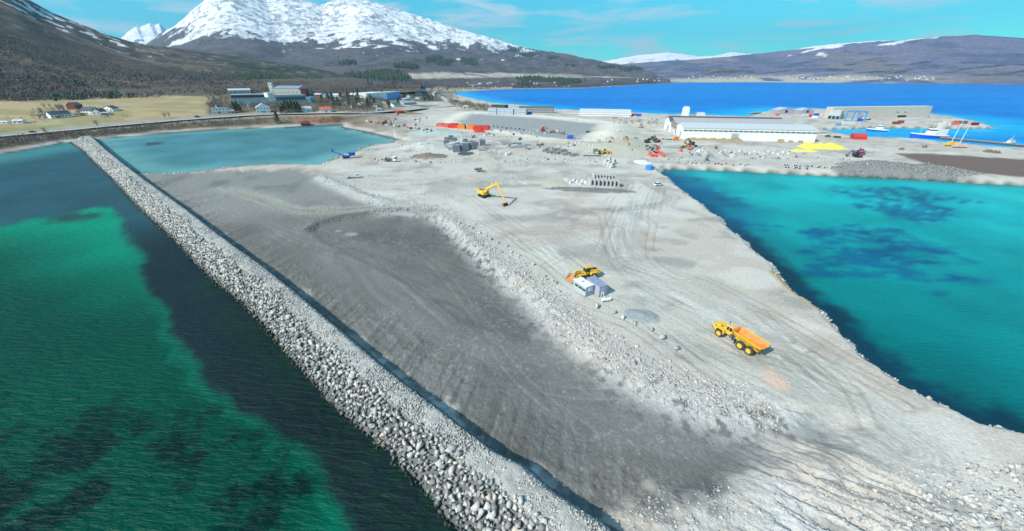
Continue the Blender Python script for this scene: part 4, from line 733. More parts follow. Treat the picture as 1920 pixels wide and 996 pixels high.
# ---------------------------------------------------------------- cabins
def wall_box(name, label, c0, c1, wid, h, wallm, roofm, dz=.35):
    """c0, c1: pixels of the ends of the near long side at ground level"""
    p, q = G(*c0), G(*c1); a = math.atan2(q.y - p.y, q.x - p.x); Ln = (q - p).length; z = min(p.z, q.z)
    t = thing(name, label, 'site cabin', (p.x, p.y, z), a); return t, Ln
def cabin(c0, c1, h, wid, label, wallm, roofm, kind):
    t, Ln = wall_box('site_cabin', label, c0, c1, wid, h, wallm, roofm)
    Sh().box(Ln / 2, wid / 2, .3, Ln, wid, h - .12).to('wall', wallm, t)
    Sh().box(Ln / 2, wid / 2, h + .18, Ln + .12, wid + .12, .12).to('roof', roofm, t)
    fr = Sh()
    for x in (.03, Ln - .03):
        for y in (.03, wid - .03): fr.box(x, y, .2, .14, .14, h)
    fr.box(Ln / 2, 0, .2, Ln, .1, .15).box(Ln, wid / 2, .2, .1, wid, .15).box(Ln / 2, wid, .2, Ln, .1, .15); fr.to('corner_frame', 'bluegrey', t)
    for x in (.2, Ln - .2):
        for y in (.2, wid - .2): Sh().box(x, y, -.5, .22, .22, .72).to('support_block', 'dgrey', t)
    if kind == 'win':
        for x in (1.2, 2.55, 3.8):
            if x < Ln - .5: w = Sh().box(x, -.02, 1.45, 1.05, .06, .42).to('window', 'glass', t); Sh().box(x, -.03, 1.39, 1.15, .05, .06).box(x, -.03, 1.86, 1.15, .05, .06).to('window_frame', 'slate', w)
        w = Sh().box(Ln + .03, wid / 2 + .1, 1.35, .05, .85, .85).to('notice_board', 'white', t)
        Sh().box(Ln + .03, wid * .5, .75, .04, wid * .75, .1).to('trim_strip', 'dgrey', t)
        Sh().box(Ln * .45, wid * .5, h + .3, .5, .45, .1).to('roof_hatch', 'grey', t)
    else:
        s = Sh()
        for i in range(int(Ln / .28)): s.box(.2 + i * .28, -.02, .45, .12, .06, h - .35)
        s.to('corrugation', wallm, t)
        s = Sh()
        for i in range(6): s.box(Ln + .02, .2 + i * (wid - .4) / 5, .45, .06, .1, h - .35)
        s.to('end_corrugation', wallm, t); Sh().box(Ln + .05, wid * .55, .3, .08, .85, 1.95).to('door', 'purple', t)
        s = Sh()
        for k in range(4): s.box(Ln * (k + .5) / 4, wid / 2, h + .31, .04, wid, .03)
        s.to('roof_seam', 'bluroof', t)
    return t
cabin((1074,541.5), (1097,557.5), 2.35, 2.35, 'grey site cabin with dark side windows and a white roof, left of the pair', 'cabgrey', 'white', 'win')
cabin((1099,539), (1122.5,557.5), 2.45, 2.15, 'lilac ribbed site container with a blue roof, right of the pair', 'purple', 'bluroof', 'rib')
g = G(1136, 565); t = thing('water_tank', 'white cylindrical tank lying on the gravel in front of the lilac container', 'tank', g, .25)
Sh().lathe([(-1.1,.2),(-1.0,.42),(1.0,.42),(1.1,.2)], (0, 0, .55), 'x', 14).to('tank_shell', 'white', t); Sh().box(-.7, 0, 0, .15, .8, .3).box(.7, 0, 0, .15, .8, .3).to('cradle', 'dgrey', t); Sh().lathe([(0,.12),(.12,.12)], (0, 0, .95), 'z', 8).to('cap', 'black', t)
g = G(1129, 560); t = thing('hoop_frame', 'white arched hoop frame leaning at the end of the lilac container', 'frame', g, .3); s = Sh(); pr = None
for i in range(9):
    q = (0, -.6 + 1.2 * i / 8, 1.0 * math.sin(math.pi * i / 8) ** .5 + .7 if 0 < i < 8 else 0)
    if pr: s.bar(pr, q, .12)
    pr = q
s.to('hoop', 'white', t)
# ---------------------------------------------------------------- trucks and small machines
def truck(px, py, a, label, cabm='white', bodym='dgrey', load=None, sc=1.0, name='truck'):
    t = thing(name, label, 'truck', G(px, py), a); t.scale = (sc,) * 3
    for x in (2.6, -1.6, -2.8):
        for y in (-1, 1): wheel(t, x, y, .5, .4, 12, 'grey')
    Sh().prism([(3.6,.6),(3.7,1.6),(3.45,2.9),(1.9,3.0),(1.8,.6)], -1.2, 1.2).to('cab', cabm, t); Sh().box(3.62, 0, 1.65, .08, 2.1, .9).box(2.75, 0, 1.8, 1.0, 2.44, .7).to('window', 'glass', t)
    Sh().box(-.8, 0, .7, 6.6, .8, .35).to('chassis', 'dgrey', t)
    if load == 'tip': Sh().box(-1.2, 0, 1.1, 5.0, 2.3, .1).box(-1.2, -1.15, 1.1, 5, .1, 1.0).box(-1.2, 1.15, 1.1, 5, .1, 1.0).box(1.25, 0, 1.1, .1, 2.3, 1.2).to('tipper_body', bodym, t)
    elif load == 'drum': Sh().lathe([(-3.4,.35),(-2.2,.9),(-.6,1.15),(.6,.95),(1.3,.5)], (0, 0, 2.2), 'x', 12).to('mixer_drum', bodym, t)
    elif load == 'box': Sh().box(-1.3, 0, 1.1, 5.4, 2.4, 2.2).to('cargo_box', bodym, t)
    else: Sh().box(-1.2, 0, 1.05, 5.2, 2.3, .15).bar((.9, -.5, 1.2), (-2.8, -.4, 2.3), .25).bar((.9, .5, 1.2), (-2.8, .4, 2.3), .25).box(-2.9, 0, 1.2, .3, 1.6, 1.1).to('hook_frame', bodym, t)
    for y in (-1.35, 1.35): Sh().box(3.5, y, 1.9, .1, .15, .6).to('mirror', 'black', t)
    return t
truck(733, 303, heading((720, 303), (745, 304)), 'white cabbed hook lift truck standing alone left of the brown spoil heap')
def pickup(px, py, a, label, m, cat='car'):
    t = thing('parked_car', label, cat, G(px, py), a)
    for x in (1.35, -1.35):
        for y in (-.8, .8): wheel(t, x, y, .34, .24, 12, 'grey')
    Sh().prism([(2.2,.35),(2.25,.8),(1.2,1.0),(-2.2,1.0),(-2.25,.4)], -.88, .88).to('body', m, t); Sh().prism([(1.15,1.0),(.5,1.5),(-1.6,1.5),(-2.0,1.0)], -.78, .78).to('window', 'glass', t); Sh().prism([(.45,1.5),(.4,1.56),(-1.5,1.56),(-1.55,1.5)], -.72, .72).to('roof', m, t)
    for y in (-.6, .6): Sh().box(2.22, y, .6, .06, .3, .15).to('headlight', 'offw', t)
    return t
truck(662, 334, .3, 'small white flatbed truck by the short stone bank at the left', 'white', 'offw', sc=.75)
for px, py, a, lb, m in ((1234, 348, .4, 'small white van with dark gear beside it near the right shore', 'white'), (1118, 284, -.2, 'silver car near the two yellow machines', 'metal'), (62, 249, .1, 'dark car on the coast road at the far left', 'slate'), (370, 220, .1, 'dark car on the coast road right of the field', 'black'), (1088, 260, .1, 'small white van beside the blue container', 'white'), (1004, 245, 0, 'small white car alone on the grey gravel yard', 'white'), (1103, 249, .1, 'small dark car alone at the right of the gravel yard', 'dgrey')): pickup(px, py, a, lb, m)
t = thing('dump_trailer', 'small dark tipping trailer alone on the pale ground above the excavator', 'trailer', G(897, 322), .1)
for y in (-.9, .9): wheel(t, 0, y, .6, .4, 12, 'grey')
Sh().box(0, 0, .9, 3.6, 2.0, 1.0, 1.15, 1.1).to('tub', 'dgrey', t); Sh().box(0, 0, 1.9, 3.9, 2.1, .08).to('cover', 'grey', t); Sh().bar((1.8, 0, .8), (3.4, 0, .3), .15).to('drawbar', 'dgrey', t)
# blue screening machine at the inner bay
t = thing('screening_machine', 'blue tracked stone screening machine with raised conveyor at the bay edge', 'machine', G(650, 297), .5)
for y in (-1, 1): track(t, -2, 2, y, .5, .8)
Sh().box(0, 0, .9, 5, 1.8, .8).to('frame', 'blue', t); Sh().box(3.4, 0, 1.4, 3.2, 2.6, 1.9, 1.25, 1.15).to('hopper', 'blue', t)
Sh().bar((-.5, 0, 1.6), (-7.0, 0, 4.6), 1.1, .35).to('conveyor', 'blue', t); Sh().box(-7.0, 0, 4.4, .9, 1.5, 1.7).to('conveyor_head', 'blue', t); Sh().bar((-2, 0, 1.0), (-4.6, 0, 3.4), .15).to('strut', 'dgrey', t)
t = thing('storage_tank', 'round bright blue tank on white pad at the corner of the right bay', 'tank', G(1217, 318), 0)
Sh().lathe([(0,2.0),(1.9,2.0),(2.3,1.6)], (0, 0, 0), 'z', 20).to('tank_shell', mat('tankblue', (.03, .25, .70), .5), t); Sh().box(2.6, 0, 0, 1.4, 1.6, 1.5).to('pump_box', 'grey', t)
t = thing('gravel_pad', 'low heap of pale sand beside the blue tank', 'heap', G(1205, 304), 0)
Sh().lathe([(-.4,4.5),(.3,3.8),(1.0,2.2),(1.5,.4)], (0, 0, 0), 'z', 14).to('sand', mat('palesand', (.66, .66, .62), .95, var=.25), t); t.scale = (1.3, 1.6, .7)
# ---------------------------------------------------------------- concrete elements, block stacks, pipes, logs
ORD = 'first second third fourth fifth sixth seventh eighth ninth tenth eleventh twelfth thirteenth fourteenth fifteenth sixteenth seventeenth'.split()
def many(name, cat, group, label, items, build):
    proto = None; base = label
    for n_, it in enumerate(items):
        label = base.replace('{}', ORD[n_]) if '{}' in base else base
        px, py, a = it[:3]; sc = it[3] if len(it) > 3 else 1
        if proto is None: proto = build(name); tag(proto, label, cat, group); proto.location = G(px, py); proto.rotation_euler[2] = a; proto.scale = (sc,) * 3
        else: dup(proto, G(px, py), a, label, sc)
    return proto
def wallunit(name):
    t = thing(name, '', ''); Sh().box(0, 0, 0, 1.35, 5.0, .35).prism([(-.14,.35),(-.14,3.3),(.14,3.3),(.22,.35)], -2.5, 2.5).to('wall_panel', 'concrete', t)
    o = Sh().box(.5, -1.2, .35, .7, .3, 1.3, .2, 1).box(.5, 1.2, .35, .7, .3, 1.3, .2, 1).to('buttress', 'concrete', t); return t
many('concrete_wall_unit', 'concrete element', 'front row of concrete wall units', 'pale concrete wall unit, {} from left in the front row', [(1105 + i * 7.4, 346.5 + i * .35, .08) for i in range(8)], wallunit)
many('concrete_wall_unit', 'concrete element', 'back row of concrete wall units', 'pale concrete wall unit, {} from the left in the back row', [(1112 + i * 5.6, 335 + i * .4, .08, .85) for i in range(8)], wallunit)
def block(name):
    t = thing(name, '', ''); Sh().box(0, 0, 0, 1.9, 1.1, 1.05, .96, .94).to('concrete', 'lconc', t); Sh().tube((-.3, 0, 1.05), (-.3, 0, 1.2), .05, n=5).tube((.3, 0, 1.05), (.3, 0, 1.2), .05, n=5).to('lifting_eye', 'dgrey', t); return t
many('concrete_block', 'concrete block', 'low concrete blocks left of the wall units', 'small pale concrete block, {} from left beside the wall units', [(1060 + i * 5.5, 338 + (i % 3) * 2.4 + i * .5, .3 * i) for i in range(8)], block)
def arch(name):
    t = thing(name, '', ''); pr = [(-2.3,0),(-2.3,1.2),(-1.5,2.2),(0,2.6),(1.5,2.2),(2.3,1.2),(2.3,0),(1.9,0),(1.9,1.1),(1.2,1.85),(0,2.2),(-1.2,1.85),(-1.9,1.1),(-1.9,0)]
    s = Sh(); 
    for i in range(6):
        a, b, c, d = pr[i], pr[i + 1], pr[12 - i], pr[13 - i]; s.hexa([(a[0], -.7, a[1]), (b[0], -.7, b[1]), (c[0], -.7, c[1]), (d[0], -.7, d[1]), (a[0], .7, a[1]), (b[0], .7, b[1]), (c[0], .7, c[1]), (d[0], .7, d[1])])
    s.to('arch_ring', 'concrete', t); Sh().box(0, 0, 0, 5.0, 1.5, .15).to('footing', 'lconc', t); return t
many('concrete_arch', 'concrete element', 'concrete culvert arches', 'pale concrete culvert arch, {} in the cluster behind the wall units', [(1136, 308, .9), (1142, 311, .9), (1147, 314, .9), (1150, 307, 1.0), (1142, 303, 1.1)], arch)
def pallet(h, lx, ly, m, top=None):
    def f(name):
        t = thing(name, '', ''); k = 3
        for i in range(k): Sh().box(0, 0, i * h / k + .02 * i, lx, ly, h / k - .03).to('layer', m, t)
        s = Sh()
        for i in range(5): s.box(-lx / 2 + lx * (i + .5) / 5, 0, h + .05, lx / 5 * .85, ly, .1)
        s.to('top_slab', top or m, t); return t
    return f
DK = [(838,266,.12,.8),(846,263,.12,.9),(853,266,.12,.8),(873,270,.12,.9),(856,285,.12,1.1),(862,284,.12,1.1),(873,281,.12,1.1),(879,280,.12,1.1),(886,276,.12,1.1),(892,277,.12,1.0),(905,273,.12,1.0),(837,271,.12,.8)]
many('block_stack', 'block stack', 'dark grey stacks of kerb blocks', 'dark grey stack of concrete blocks in the storage yard beside the brown heap', DK, pallet(4.0, 4.2, 3.0, 'stackgrey', 'grey'))
many('block_stack', 'block stack', 'pale topped stacks of kerb blocks', 'pale topped stack of concrete slabs, {} between the dark stacks', [(842,277,.12),(848,275,.12),(854,273,.12),(861,272,.12),(866,270,.12),(846,281,.12),(868,274,.12)], pallet(2.4, 4.4, 3.6, 'grey', 'lconc'))
many('block_stack', 'block stack', 'low grey stacks right of the yard', 'low grey stack of kerb blocks at the right end of the storage yard', [(901,280,.12),(907,279,.12),(904,283,.12)], pallet(1.6, 4.4, 3.0, 'grey', 'concrete'))
many('slab_pile', 'slab pile', 'flat piles of dark slabs', 'flat pile of dark slabs lying in front of the dark block stacks', [(866,290,.1),(873,291,.1),(880,289,.2),(870,287,.1)], pallet(.9, 4.6, 2.2, 'dgrey', 'dgrey'))
many('concrete_block', 'concrete block', 'single concrete blocks on the open ground', 'single pale concrete block standing on the open ground right of the storage yard', [(886,288,.3),(890,288,.2),(895,289,.2),(926,283,.2),(938,290,.5),(950,291,1.3,1.5),(955,289,1.3,1.5),(923,255,.1),(931,256,.1)], block)
many('precast_unit', 'concrete element', 'upright panels behind the storage yard', 'pale upright concrete element, {} from left behind the storage yard', [(867 + i * 5.3, 257 + i * .6, 0) for i in range(4)], lambda n: (lambda t: (Sh().box(0, 0, 0, 1.3, 2.4, 3.2, .9, 1).to('panel', 'concrete', t), Sh().box(0, 0, 0, 1.9, 2.6, .25).to('foot', 'lconc', t), t)[-1])(thing(n, '', '')))
def pipe(name):
    t = thing(name, '', ''); s = Sh()
    for y in (-.65, .65): s.tube((-2.2, y, .6), (2.2, y, .6), .58, n=10)
    s.to('pipe_shell', 'concrete', t); e = Sh()
    for y in (-.65, .65): e.tube((2.2, y, .6), (2.22, y, .6), .44, n=10).tube((-2.2, y, .6), (-2.22, y, .6), .44, n=10)
    e.to('pipe_mouth', 'black', t); return t
many('concrete_pipe', 'pipe', 'concrete pipes stacked in the middle yard', 'grey concrete pipe pair in the middle storage yard', [(944,267,1.0),(950,268,1.0),(955,269,1.0),(961,270,1.0),(966,269,1.0),(972,270,1.0),(946,271,1.0),(953,273,1.0)], pipe)
many('steel_beam_pile', 'beam pile', 'long grey beams in the middle yard', 'long flat pile of grey beams, {} from the left beside the concrete pipes', [(968,277,.25),(975,275,.25),(982,273,.25)], lambda n: (lambda t: ([Sh().box(0, -1.4 + i * .7, 0, 9, .5, .8).to('beam', 'grey', t) for i in range(5)], t)[-1])(thing(n, '', '')))
def logs(name):
    t = thing(name, '', ''); r = random.Random(3)
    for i in range(9): y = -1.5 + (i % 5) * .75 if i < 5 else -1.1 + (i - 5) * .75; Sh().tube((-2.4 + r.uniform(-.3, .3), y, .4 + (i > 4) * .65), (2.4 + r.uniform(-.3, .3), y, .4 + (i > 4) * .65), .38, .33, n=7).to('log', 'logs' if i % 2 else 'grey', t)
    return t
many('pole_pile', 'pole pile', 'grey pole piles beside the gravel road', 'pile of grey poles, {} from the left beside the gravel road', [(1022 + i * 7.2, 284 + i * .9 + (i % 2) * 2, 1.2 + .2 * (i % 3), .9) for i in range(9)] + [(1030,281,.2),(1044,282,.3),(1056,284,.4)], logs)
many('timber_beam', 'beam', 'long beam by the loaders', 'long dark beam lying on the ground left of the yellow loader', [(1110, 293, -.02)], lambda n: (lambda t: (Sh().box(0, 0, 0, 11, .8, .6).to('beam', 'dgrey', t), t)[-1])(thing(n, '', '')))
CUL = lambda n: (lambda t: (Sh().lathe([(-.6,.8),(.6,.8)], (0, 0, .8), 'y', 12).to('pipe_shell', 'concrete', t), Sh().lathe([(-.63,.62),(-.6,.62)], (0, 0, .8), 'y', 12).to('pipe_mouth', 'black', t), t)[-1])(thing(n, '', ''))
many('culvert_ring', 'pipe ring', 'left row of pipe rings', 'dark mouthed pipe ring, {} from left in the left row', [(1298 + i * 9.5 + 4 * math.sin(i * 5.1), 306.5 + i * .4 + math.sin(i * 3.3), .3 * math.sin(i * 7), .62) for i in range(12)], CUL)
many('culvert_ring', 'pipe ring', 'right upper row of pipe rings', 'dark mouthed pipe ring, {} from left in the upper right row', [(1470 + i * 7.5 + 3 * math.sin(i * 4.1), 311 + i * .4 + .8 * math.sin(i * 3.3), .3 * math.sin(i * 7), .7) for i in range(13)], CUL)
many('culvert_ring', 'pipe ring', 'right lower row of pipe rings', 'dark mouthed pipe ring, {} from left in the lower right row', [(1472 + i * 7 + 3 * math.sin(i * 4.1), 315 + i * .4 + .8 * math.sin(i * 3.3), .3 * math.sin(i * 7), .7) for i in range(7)], CUL)
BAG = lambda n: (lambda t: (Sh().box(0, 0, 0, 1.4, 1.3, 1.0, .8, .8).to('sack', 'offw', t), Sh().box(0, 0, 1.0, .3, .3, .25).to('sack_neck', 'offw', t), t)[-1])(thing(n, '', ''))
many('bagged_goods', 'sack', 'white sacks before the white hall', 'small white big bag in the scattered rows behind the sea wall', [(1360 + i * 9, 283 + (i % 3) * 2 + i * .3, .2 * i, 1.0) for i in range(14)], BAG)
many('bagged_goods', 'sack', 'white sacks on the gravel yard edge', 'small white big bag lying right of the red row', [(945 + i * 7, 247 + (i % 3) * 2, .3 * i, .9) for i in range(10)], BAG)
many('bagged_goods', 'sack', 'white sacks below the sand mound', 'small white big bag in the line below the sand mound', [(1060 + i * 6.5, 266 + i * 1.0, .3 * i, .9) for i in range(9)], BAG)
# ---------------------------------------------------------------- containers and vehicles of the gravel yard
def container(px, py, a, label, m, L_=6, group=None, name='shipping_container', cat='container', h=2.6):
    t = thing(name, label, cat, G(px, py), a, group); Sh().box(0, 0, .1, L_, 2.4, h).to('shell', m, t); s = Sh()
    for i in range(int(L_ / .5)): s.box(-L_ / 2 + .3 + i * .5, -1.21, .2, .2, .05, h - .3).box(-L_ / 2 + .3 + i * .5, 1.21, .2, .2, .05, h - .3)
    s.to('rib', m, t); Sh().box(L_ / 2 + .03, 0, .2, .06, 2.2, h - .2).box(L_ / 2 + .08, -.4, .3, .05, .06, h - .4).box(L_ / 2 + .08, .4, .3, .05, .06, h - .4).to('door', m, t); return t
def tentshed(px, py, a, label, m, w=9, d=7, h=3.4):
    t = thing('boat_cover', label, 'storage cover', G(px, py), a); Sh().prism([(-w / 2,0),(-w / 2,h * .75),(-w * .3,h),(w * .3,h),(w / 2,h * .75),(w / 2,0)], -d / 2, d / 2).to('cover', m, t)
    Sh().box(w / 2 + .03, 0, 0, .06, d * .8, h * .7).to('open_end', 'dred', t); s = Sh()
    for i in range(4): s.box(-w / 2 + w * (i + .5) / 4, 0, h - .03, .12, d * 1.01, .1)
    s.to('seam', m, t)
for i, (px, py, m, w, lb) in enumerate(((826,237,'coral',7,'pale coral covered stack at the left end of the red row'),(838,238,'coral',6,'coral covered stack second from the left end of the red row'),(851,239.5,'red',10,'wide red covered stack near the left of the red row'),(866,241,'orange',7,'orange covered stack between two dark gaps in the red row'),(884,242.5,'orange',8,'orange covered stack beside the large red ones'),(896,244,'red',8,'red covered stack left of the last one in the row'),(909,244,'red',9,'large red covered stack at the right end of the row'))): tentshed(px, py, -.1, lb, m, w, 7, 4.0 if i > 1 else 3)
tentshed(899, 248, -.1, 'low flat red cover lying in front of the red row', 'red', 9, 4, 1.2)
for px, py, m, b_, ld, lb in ((1018,248,'red','dred','box','red boxed truck leftmost of the parked trucks'),(1028,249,'offw','grey','tip','white cabbed tipper truck second of the parked trucks'),(1036,249,'coral','dgrey','tip','coral cabbed truck in the middle of the parked trucks'),(1045,250,'offw','offw','drum','white mixer truck right of the coral one'),(1055,252,'metal','dgrey','tip','grey tipper truck rightmost of the parked trucks')): truck(px, py, -1.3, lb, m, b_, ld, .8)
container(1069, 260, -.1, 'bright blue container at the edge of the gravel yard', 'blue', 5)
# ---------------------------------------------------------------- buildings
def bld(name, label, cat, a, b, eave, rise, depth, wallm, roofm, roof='x', nw=0, rows=1, door=None, winm='glass', group=None, over=.3, winh=1.1, winw=1.0):
    """a, b: pixels of the two ends of the front wall's foot; eave in pixels of height; rise and depth in metres"""
    p, q = G(*a), G(*b); z = min(p.z, q.z) - .3; an = math.atan2(q.y - p.y, q.x - p.x); Lb = (q - p).length; h = Hm((p + q) / 2, eave) + .3
    t = thing(name, label, cat, (p.x, p.y, z), an, group); w = Sh()
    if roof == 'x': w.prism([(0, 0), (0, h), (depth / 2, h + rise), (depth, h), (depth, 0)], 0, Lb, True)
    elif roof == 'y': w.prism([(0, 0), (0, h), (Lb / 2, h + rise), (Lb, h), (Lb, 0)], 0, depth)
    else: w.box(Lb / 2, depth / 2, 0, Lb, depth, h)
    w.to('wall', wallm, t); r = Sh(); th = .25
    if roof == 'x':
        for y0, y1, s in ((-over, depth / 2, 1), (depth + over, depth / 2, -1)):
            e = h - rise * over / (depth / 2); r.hexa([(-over, y0, e + .03), (Lb + over, y0, e + .03), (Lb + over, y1, h + rise + .03), (-over, y1, h + rise + .03), (-over, y0, e + th), (Lb + over, y0, e + th), (Lb + over, y1, h + rise + th), (-over, y1, h + rise + th)])
    elif roof == 'y':
        for x0, x1 in ((-over, Lb / 2), (Lb + over, Lb / 2)):
            e = h - rise * over / (Lb / 2); r.hexa([(x0, -over, e + .03), (x1, -over, h + rise + .03), (x1, depth + over, h + rise + .03), (x0, depth + over, e + .03), (x0, -over, e + th), (x1, -over, h + rise + th), (x1, depth + over, h + rise + th), (x0, depth + over, e + th)])
    else: r.box(Lb / 2, depth / 2, h, Lb + over, depth + over, th)
    ro = r.to('roof', roofm, t)
    if cat == 'house': Sh().box(Lb * .6, depth * .5, h + rise * .6, .8, .8, rise * .6 + 1).to('chimney', 'concrete', ro)
    for k in range(rows):
        for i in range(nw):
            x = Lb * (i + .5) / nw; zz = h * (k + .45) / rows; o = Sh().box(x, -.05, zz, winw, .1, winh).to('window', winm, t)
            if nw <= 8: Sh().box(x, -.06, zz - .12, winw + .2, .12, .12).to('sill', 'offw', o)
    if door is not None: Sh().box(Lb * door, -.06, .3, 1.1, .1, 2.1).to('door', 'dgrey', t)
    return t, Lb, h
H_ = 'house'
# farm by the coast road
bld('red_barn', 'dark red barn with dark roof standing behind the white farmhouse', 'barn', (127,205), (143,205.5), 8, 2.6, 9, mat('barnred', (.24, .03, .025), .8), 'darkroof', 'y', 2, 1, .5)
bld('farmhouse', 'long white house with a dark roof at the left of the farm group', H_, (97,222.5), (136,219.5), 7, 2.6, 8, 'white', 'slate', 'x', 6, 1, .3)
bld('farmhouse', 'tall white farmhouse with dark roof in the middle of the farm group', H_, (152,214), (174,215.5), 8, 3, 9, 'white', 'slate', 'x', 4, 2, .5)
bld('farmhouse', 'pale blue house joined to the right of the tall farmhouse', H_, (175,215.5), (189,216), 7, 2.4, 8, 'cabgrey', 'slate', 'y', 2, 1)
bld('garage', 'low pale blue garage at the right foot of the farm group', 'garage', (190,216.5), (206,216), 4, .8, 6, 'cabgrey', 'bluegrey', 'x', 2, 1, .5)
bld('farmhouse', 'small white house with dark roof standing alone at the edge of the field', H_, (194,208), (212,209), 5.5, 2.4, 7, 'white', 'slate', 'y', 3, 1, .8)
bld('shed', 'low white shed left of the farm near the bottom of the field', 'shed', (24,232), (43,232), 5, 1, 5, 'white', 'offw', 'x', 2, 1)
bld('shed', 'long low pale shed at the left edge of the picture', 'shed', (-20,231), (14,232), 3, .6, 5, 'offw', 'offw', 'x', 3, 1)
# houses above the bay
bld(H_, 'two storey pale house with a flat roof left of the dark firs', H_, (400,214), (429,212.5), 10, .8, 9, 'white', 'grey', 'flat', 5, 2, .4)
bld(H_, 'big white gabled house with rows of dark windows beside the bay road', H_, (482,212.5), (508,211), 10, 3.8, 14, 'white', 'offw', 'y', 4, 2, .5)
bld(H_, 'small white house half behind the dark fir group', H_, (570,211), (586,209.5), 7, 2, 8, 'offw', 'greyroof', 'x', 3, 1, .5)
bld(H_, 'small white house with a bright red roof above the bay road', H_, (601,211.5), (622,210.5), 6, 2.4, 8, 'white', mat('redroof', (.62, .12, .06), .7), 'x', 4, 1, .5)
bld('boathouse', 'dark red boathouse on the shore of the inner bay', 'boathouse', (565,236), (581,235.5), 4, 2.0, 6, mat('barnred', (.2, .03, .03), .8), mat('barnroof', (.16, .03, .03), .8), 'x', 0, 1, .5)
# factory in the town
bld('factory', 'long dark windowed factory hall left of the white stair tower', 'factory', (436,196), (505,194), 11, .2, 40, 'cabgrey', 'darkroof', 'flat', 0)
p = G(436, 196); q = G(505, 194)
def band(a, b, h0, h1, m, label=None, name='window_band', n=14, depth=.3, wallm='offw'):
    pass
def facade(name, label, a, b, hp, depth, wallm, roofm, bandm, b0, b1, n, cat='factory'):
    t, Lb, h = bld(name, label, cat, a, b, hp, 0, depth, wallm, roofm, 'flat')
    for i in range(n): Sh().box(Lb * (i + .5) / n, -.12, h * b0, Lb / n * .93, .2, h * (b1 - b0)).to('window', bandm, t)
    return t, Lb, h
facade('factory', 'lower front block of the factory with a long dark upper window band', (437,194), (505,192.5), 16, 16, 'cabgrey', 'greyroof', 'black', .50, .92, 12)
bld('stair_tower', 'white stair tower in the middle of the factory front', 'tower', (506,194), (519,193), 19, .2, 10, 'white', 'white', 'flat', 1, 3)
facade('factory', 'right front block of the factory with a dark window band', (520,193.5), (575,191), 14, 16, 'cabgrey', 'grey', 'dgrey', .35, .8, 10)
bld('tower_block', 'slim white tower of the rear factory building', 'tower', (507,176.5), (513,176.5), 21, .2, 10, 'white', 'white', 'flat', 1, 3)
bld('factory', 'rear factory hall with a blue grey roof behind the front block', 'factory', (515,180), (562,181), 15, 3, 40, 'beige', 'bluroof', 'x', 6, 1)
bld('dark_red_block', 'dark red block at the right end of the rear factory hall', 'building', (566,181), (576,181), 14, .2, 18, 'dred', 'dred', 'flat', 0)
bld('white_block', 'narrow white block just left of the dark red one', 'building', (560,181), (565.6,181), 13, .2, 12, 'offw', 'offw', 'flat', 0)
bld('warehouse', 'low pale warehouse with shed roof left of the factory', 'warehouse', (430,178), (472,177), 8, 2, 26, 'beige', 'greyroof', 'x', 5, 1)
bld('warehouse', 'small blue box building right of the factory front', 'warehouse', (577,192), (584,192), 9, .2, 14, 'lblue', 'lblue', 'flat', 2, 1)
t, Lb, h = bld('warehouse', 'large white warehouse on the hill left of its blue half', 'warehouse', (688,186), (727,186.5), 14, .3, 30, 'white', 'white', 'flat', 0)
Sh().box(5, -.1, .4, 7, .2, 4).to('loading_door', 'blue', t)
t, Lb, h = bld('warehouse', 'blue end of the large white warehouse on the hill', 'warehouse', (727.3,186.6), (751,185), 14, .3, 30, mat('whblue', (.16, .34, .70), .6), 'bluegrey', 'flat', 3, 2, None, 'slate')
bld('warehouse', 'long blue grey warehouse just left of the white one', 'warehouse', (640,183), (687,182), 5, .5, 20, mat('palebl', (.38, .52, .62), .7), 'bluegrey', 'x', 6, 1)
for (a, b, e, rs_, d_, w_, r_, ro, lb) in (
    ((708,202),(718,202),6,2,8,'offw','dgrey','y','small white gabled house with a dark roof below the warehouse'), ((739,200.5),(753,200),4.5,2.6,9,'white',mat('grnroof',(.06,.22,.12),.8),'x','white house with a green roof below the blue warehouse'),
    ((757,196),(781,195),4,2,10,'palepink','bluegrey','x','low pink walled house with a grey blue roof right of the green roofed one'), ((757,188),(770,187.5),3,1.5,8,'offw','offw','x','small white shed behind the pink walled house'),
    ((778,178),(790,178),4,2,8,'white','offw','y','white house on the slope above the pink walled one'), ((745,174),(758,174),4,1.5,9,'offw','white','x','pale building above the blue warehouse'),
    ((745,213),(758,212),4,1.2,6,'red','coral','x','small red roofed shed beside the rust coloured bank'), ((706,209),(716,209),4,1.5,6,'white','grey','x','small white annex in front of the dark roofed house'),
    ((868,203),(878,203),3,1,6,'offw','white','x','small white cabin at the edge of the gravel field'), ((790,172),(800,172),4,1.6,8,'white','grey','y','white house among the trees above the road'),
    ((800,170),(808,170),3,1.5,8,'white','grey','x','highest white house beside the winding road'), ((590,181),(602,181),3.5,1.5,8,'coral','offw','x','small coral walled shed right of the dark red block'), ((606,182),(620,182),3,1.5,8,'white','lblue','x','small blue roofed shed right of the coral one'),
    ((625,181),(634,181),3,1.4,8,'white','white','x','small white shed at the right end of the row behind the factory'), ((628,188),(640,188),4,.5,8,'offw','offw','flat','pale flat roofed house among bare trees')):
    bld('small_building', lb, 'building', a, b, e, rs_, d_, w_, r_, ro, 2, 1, .5)
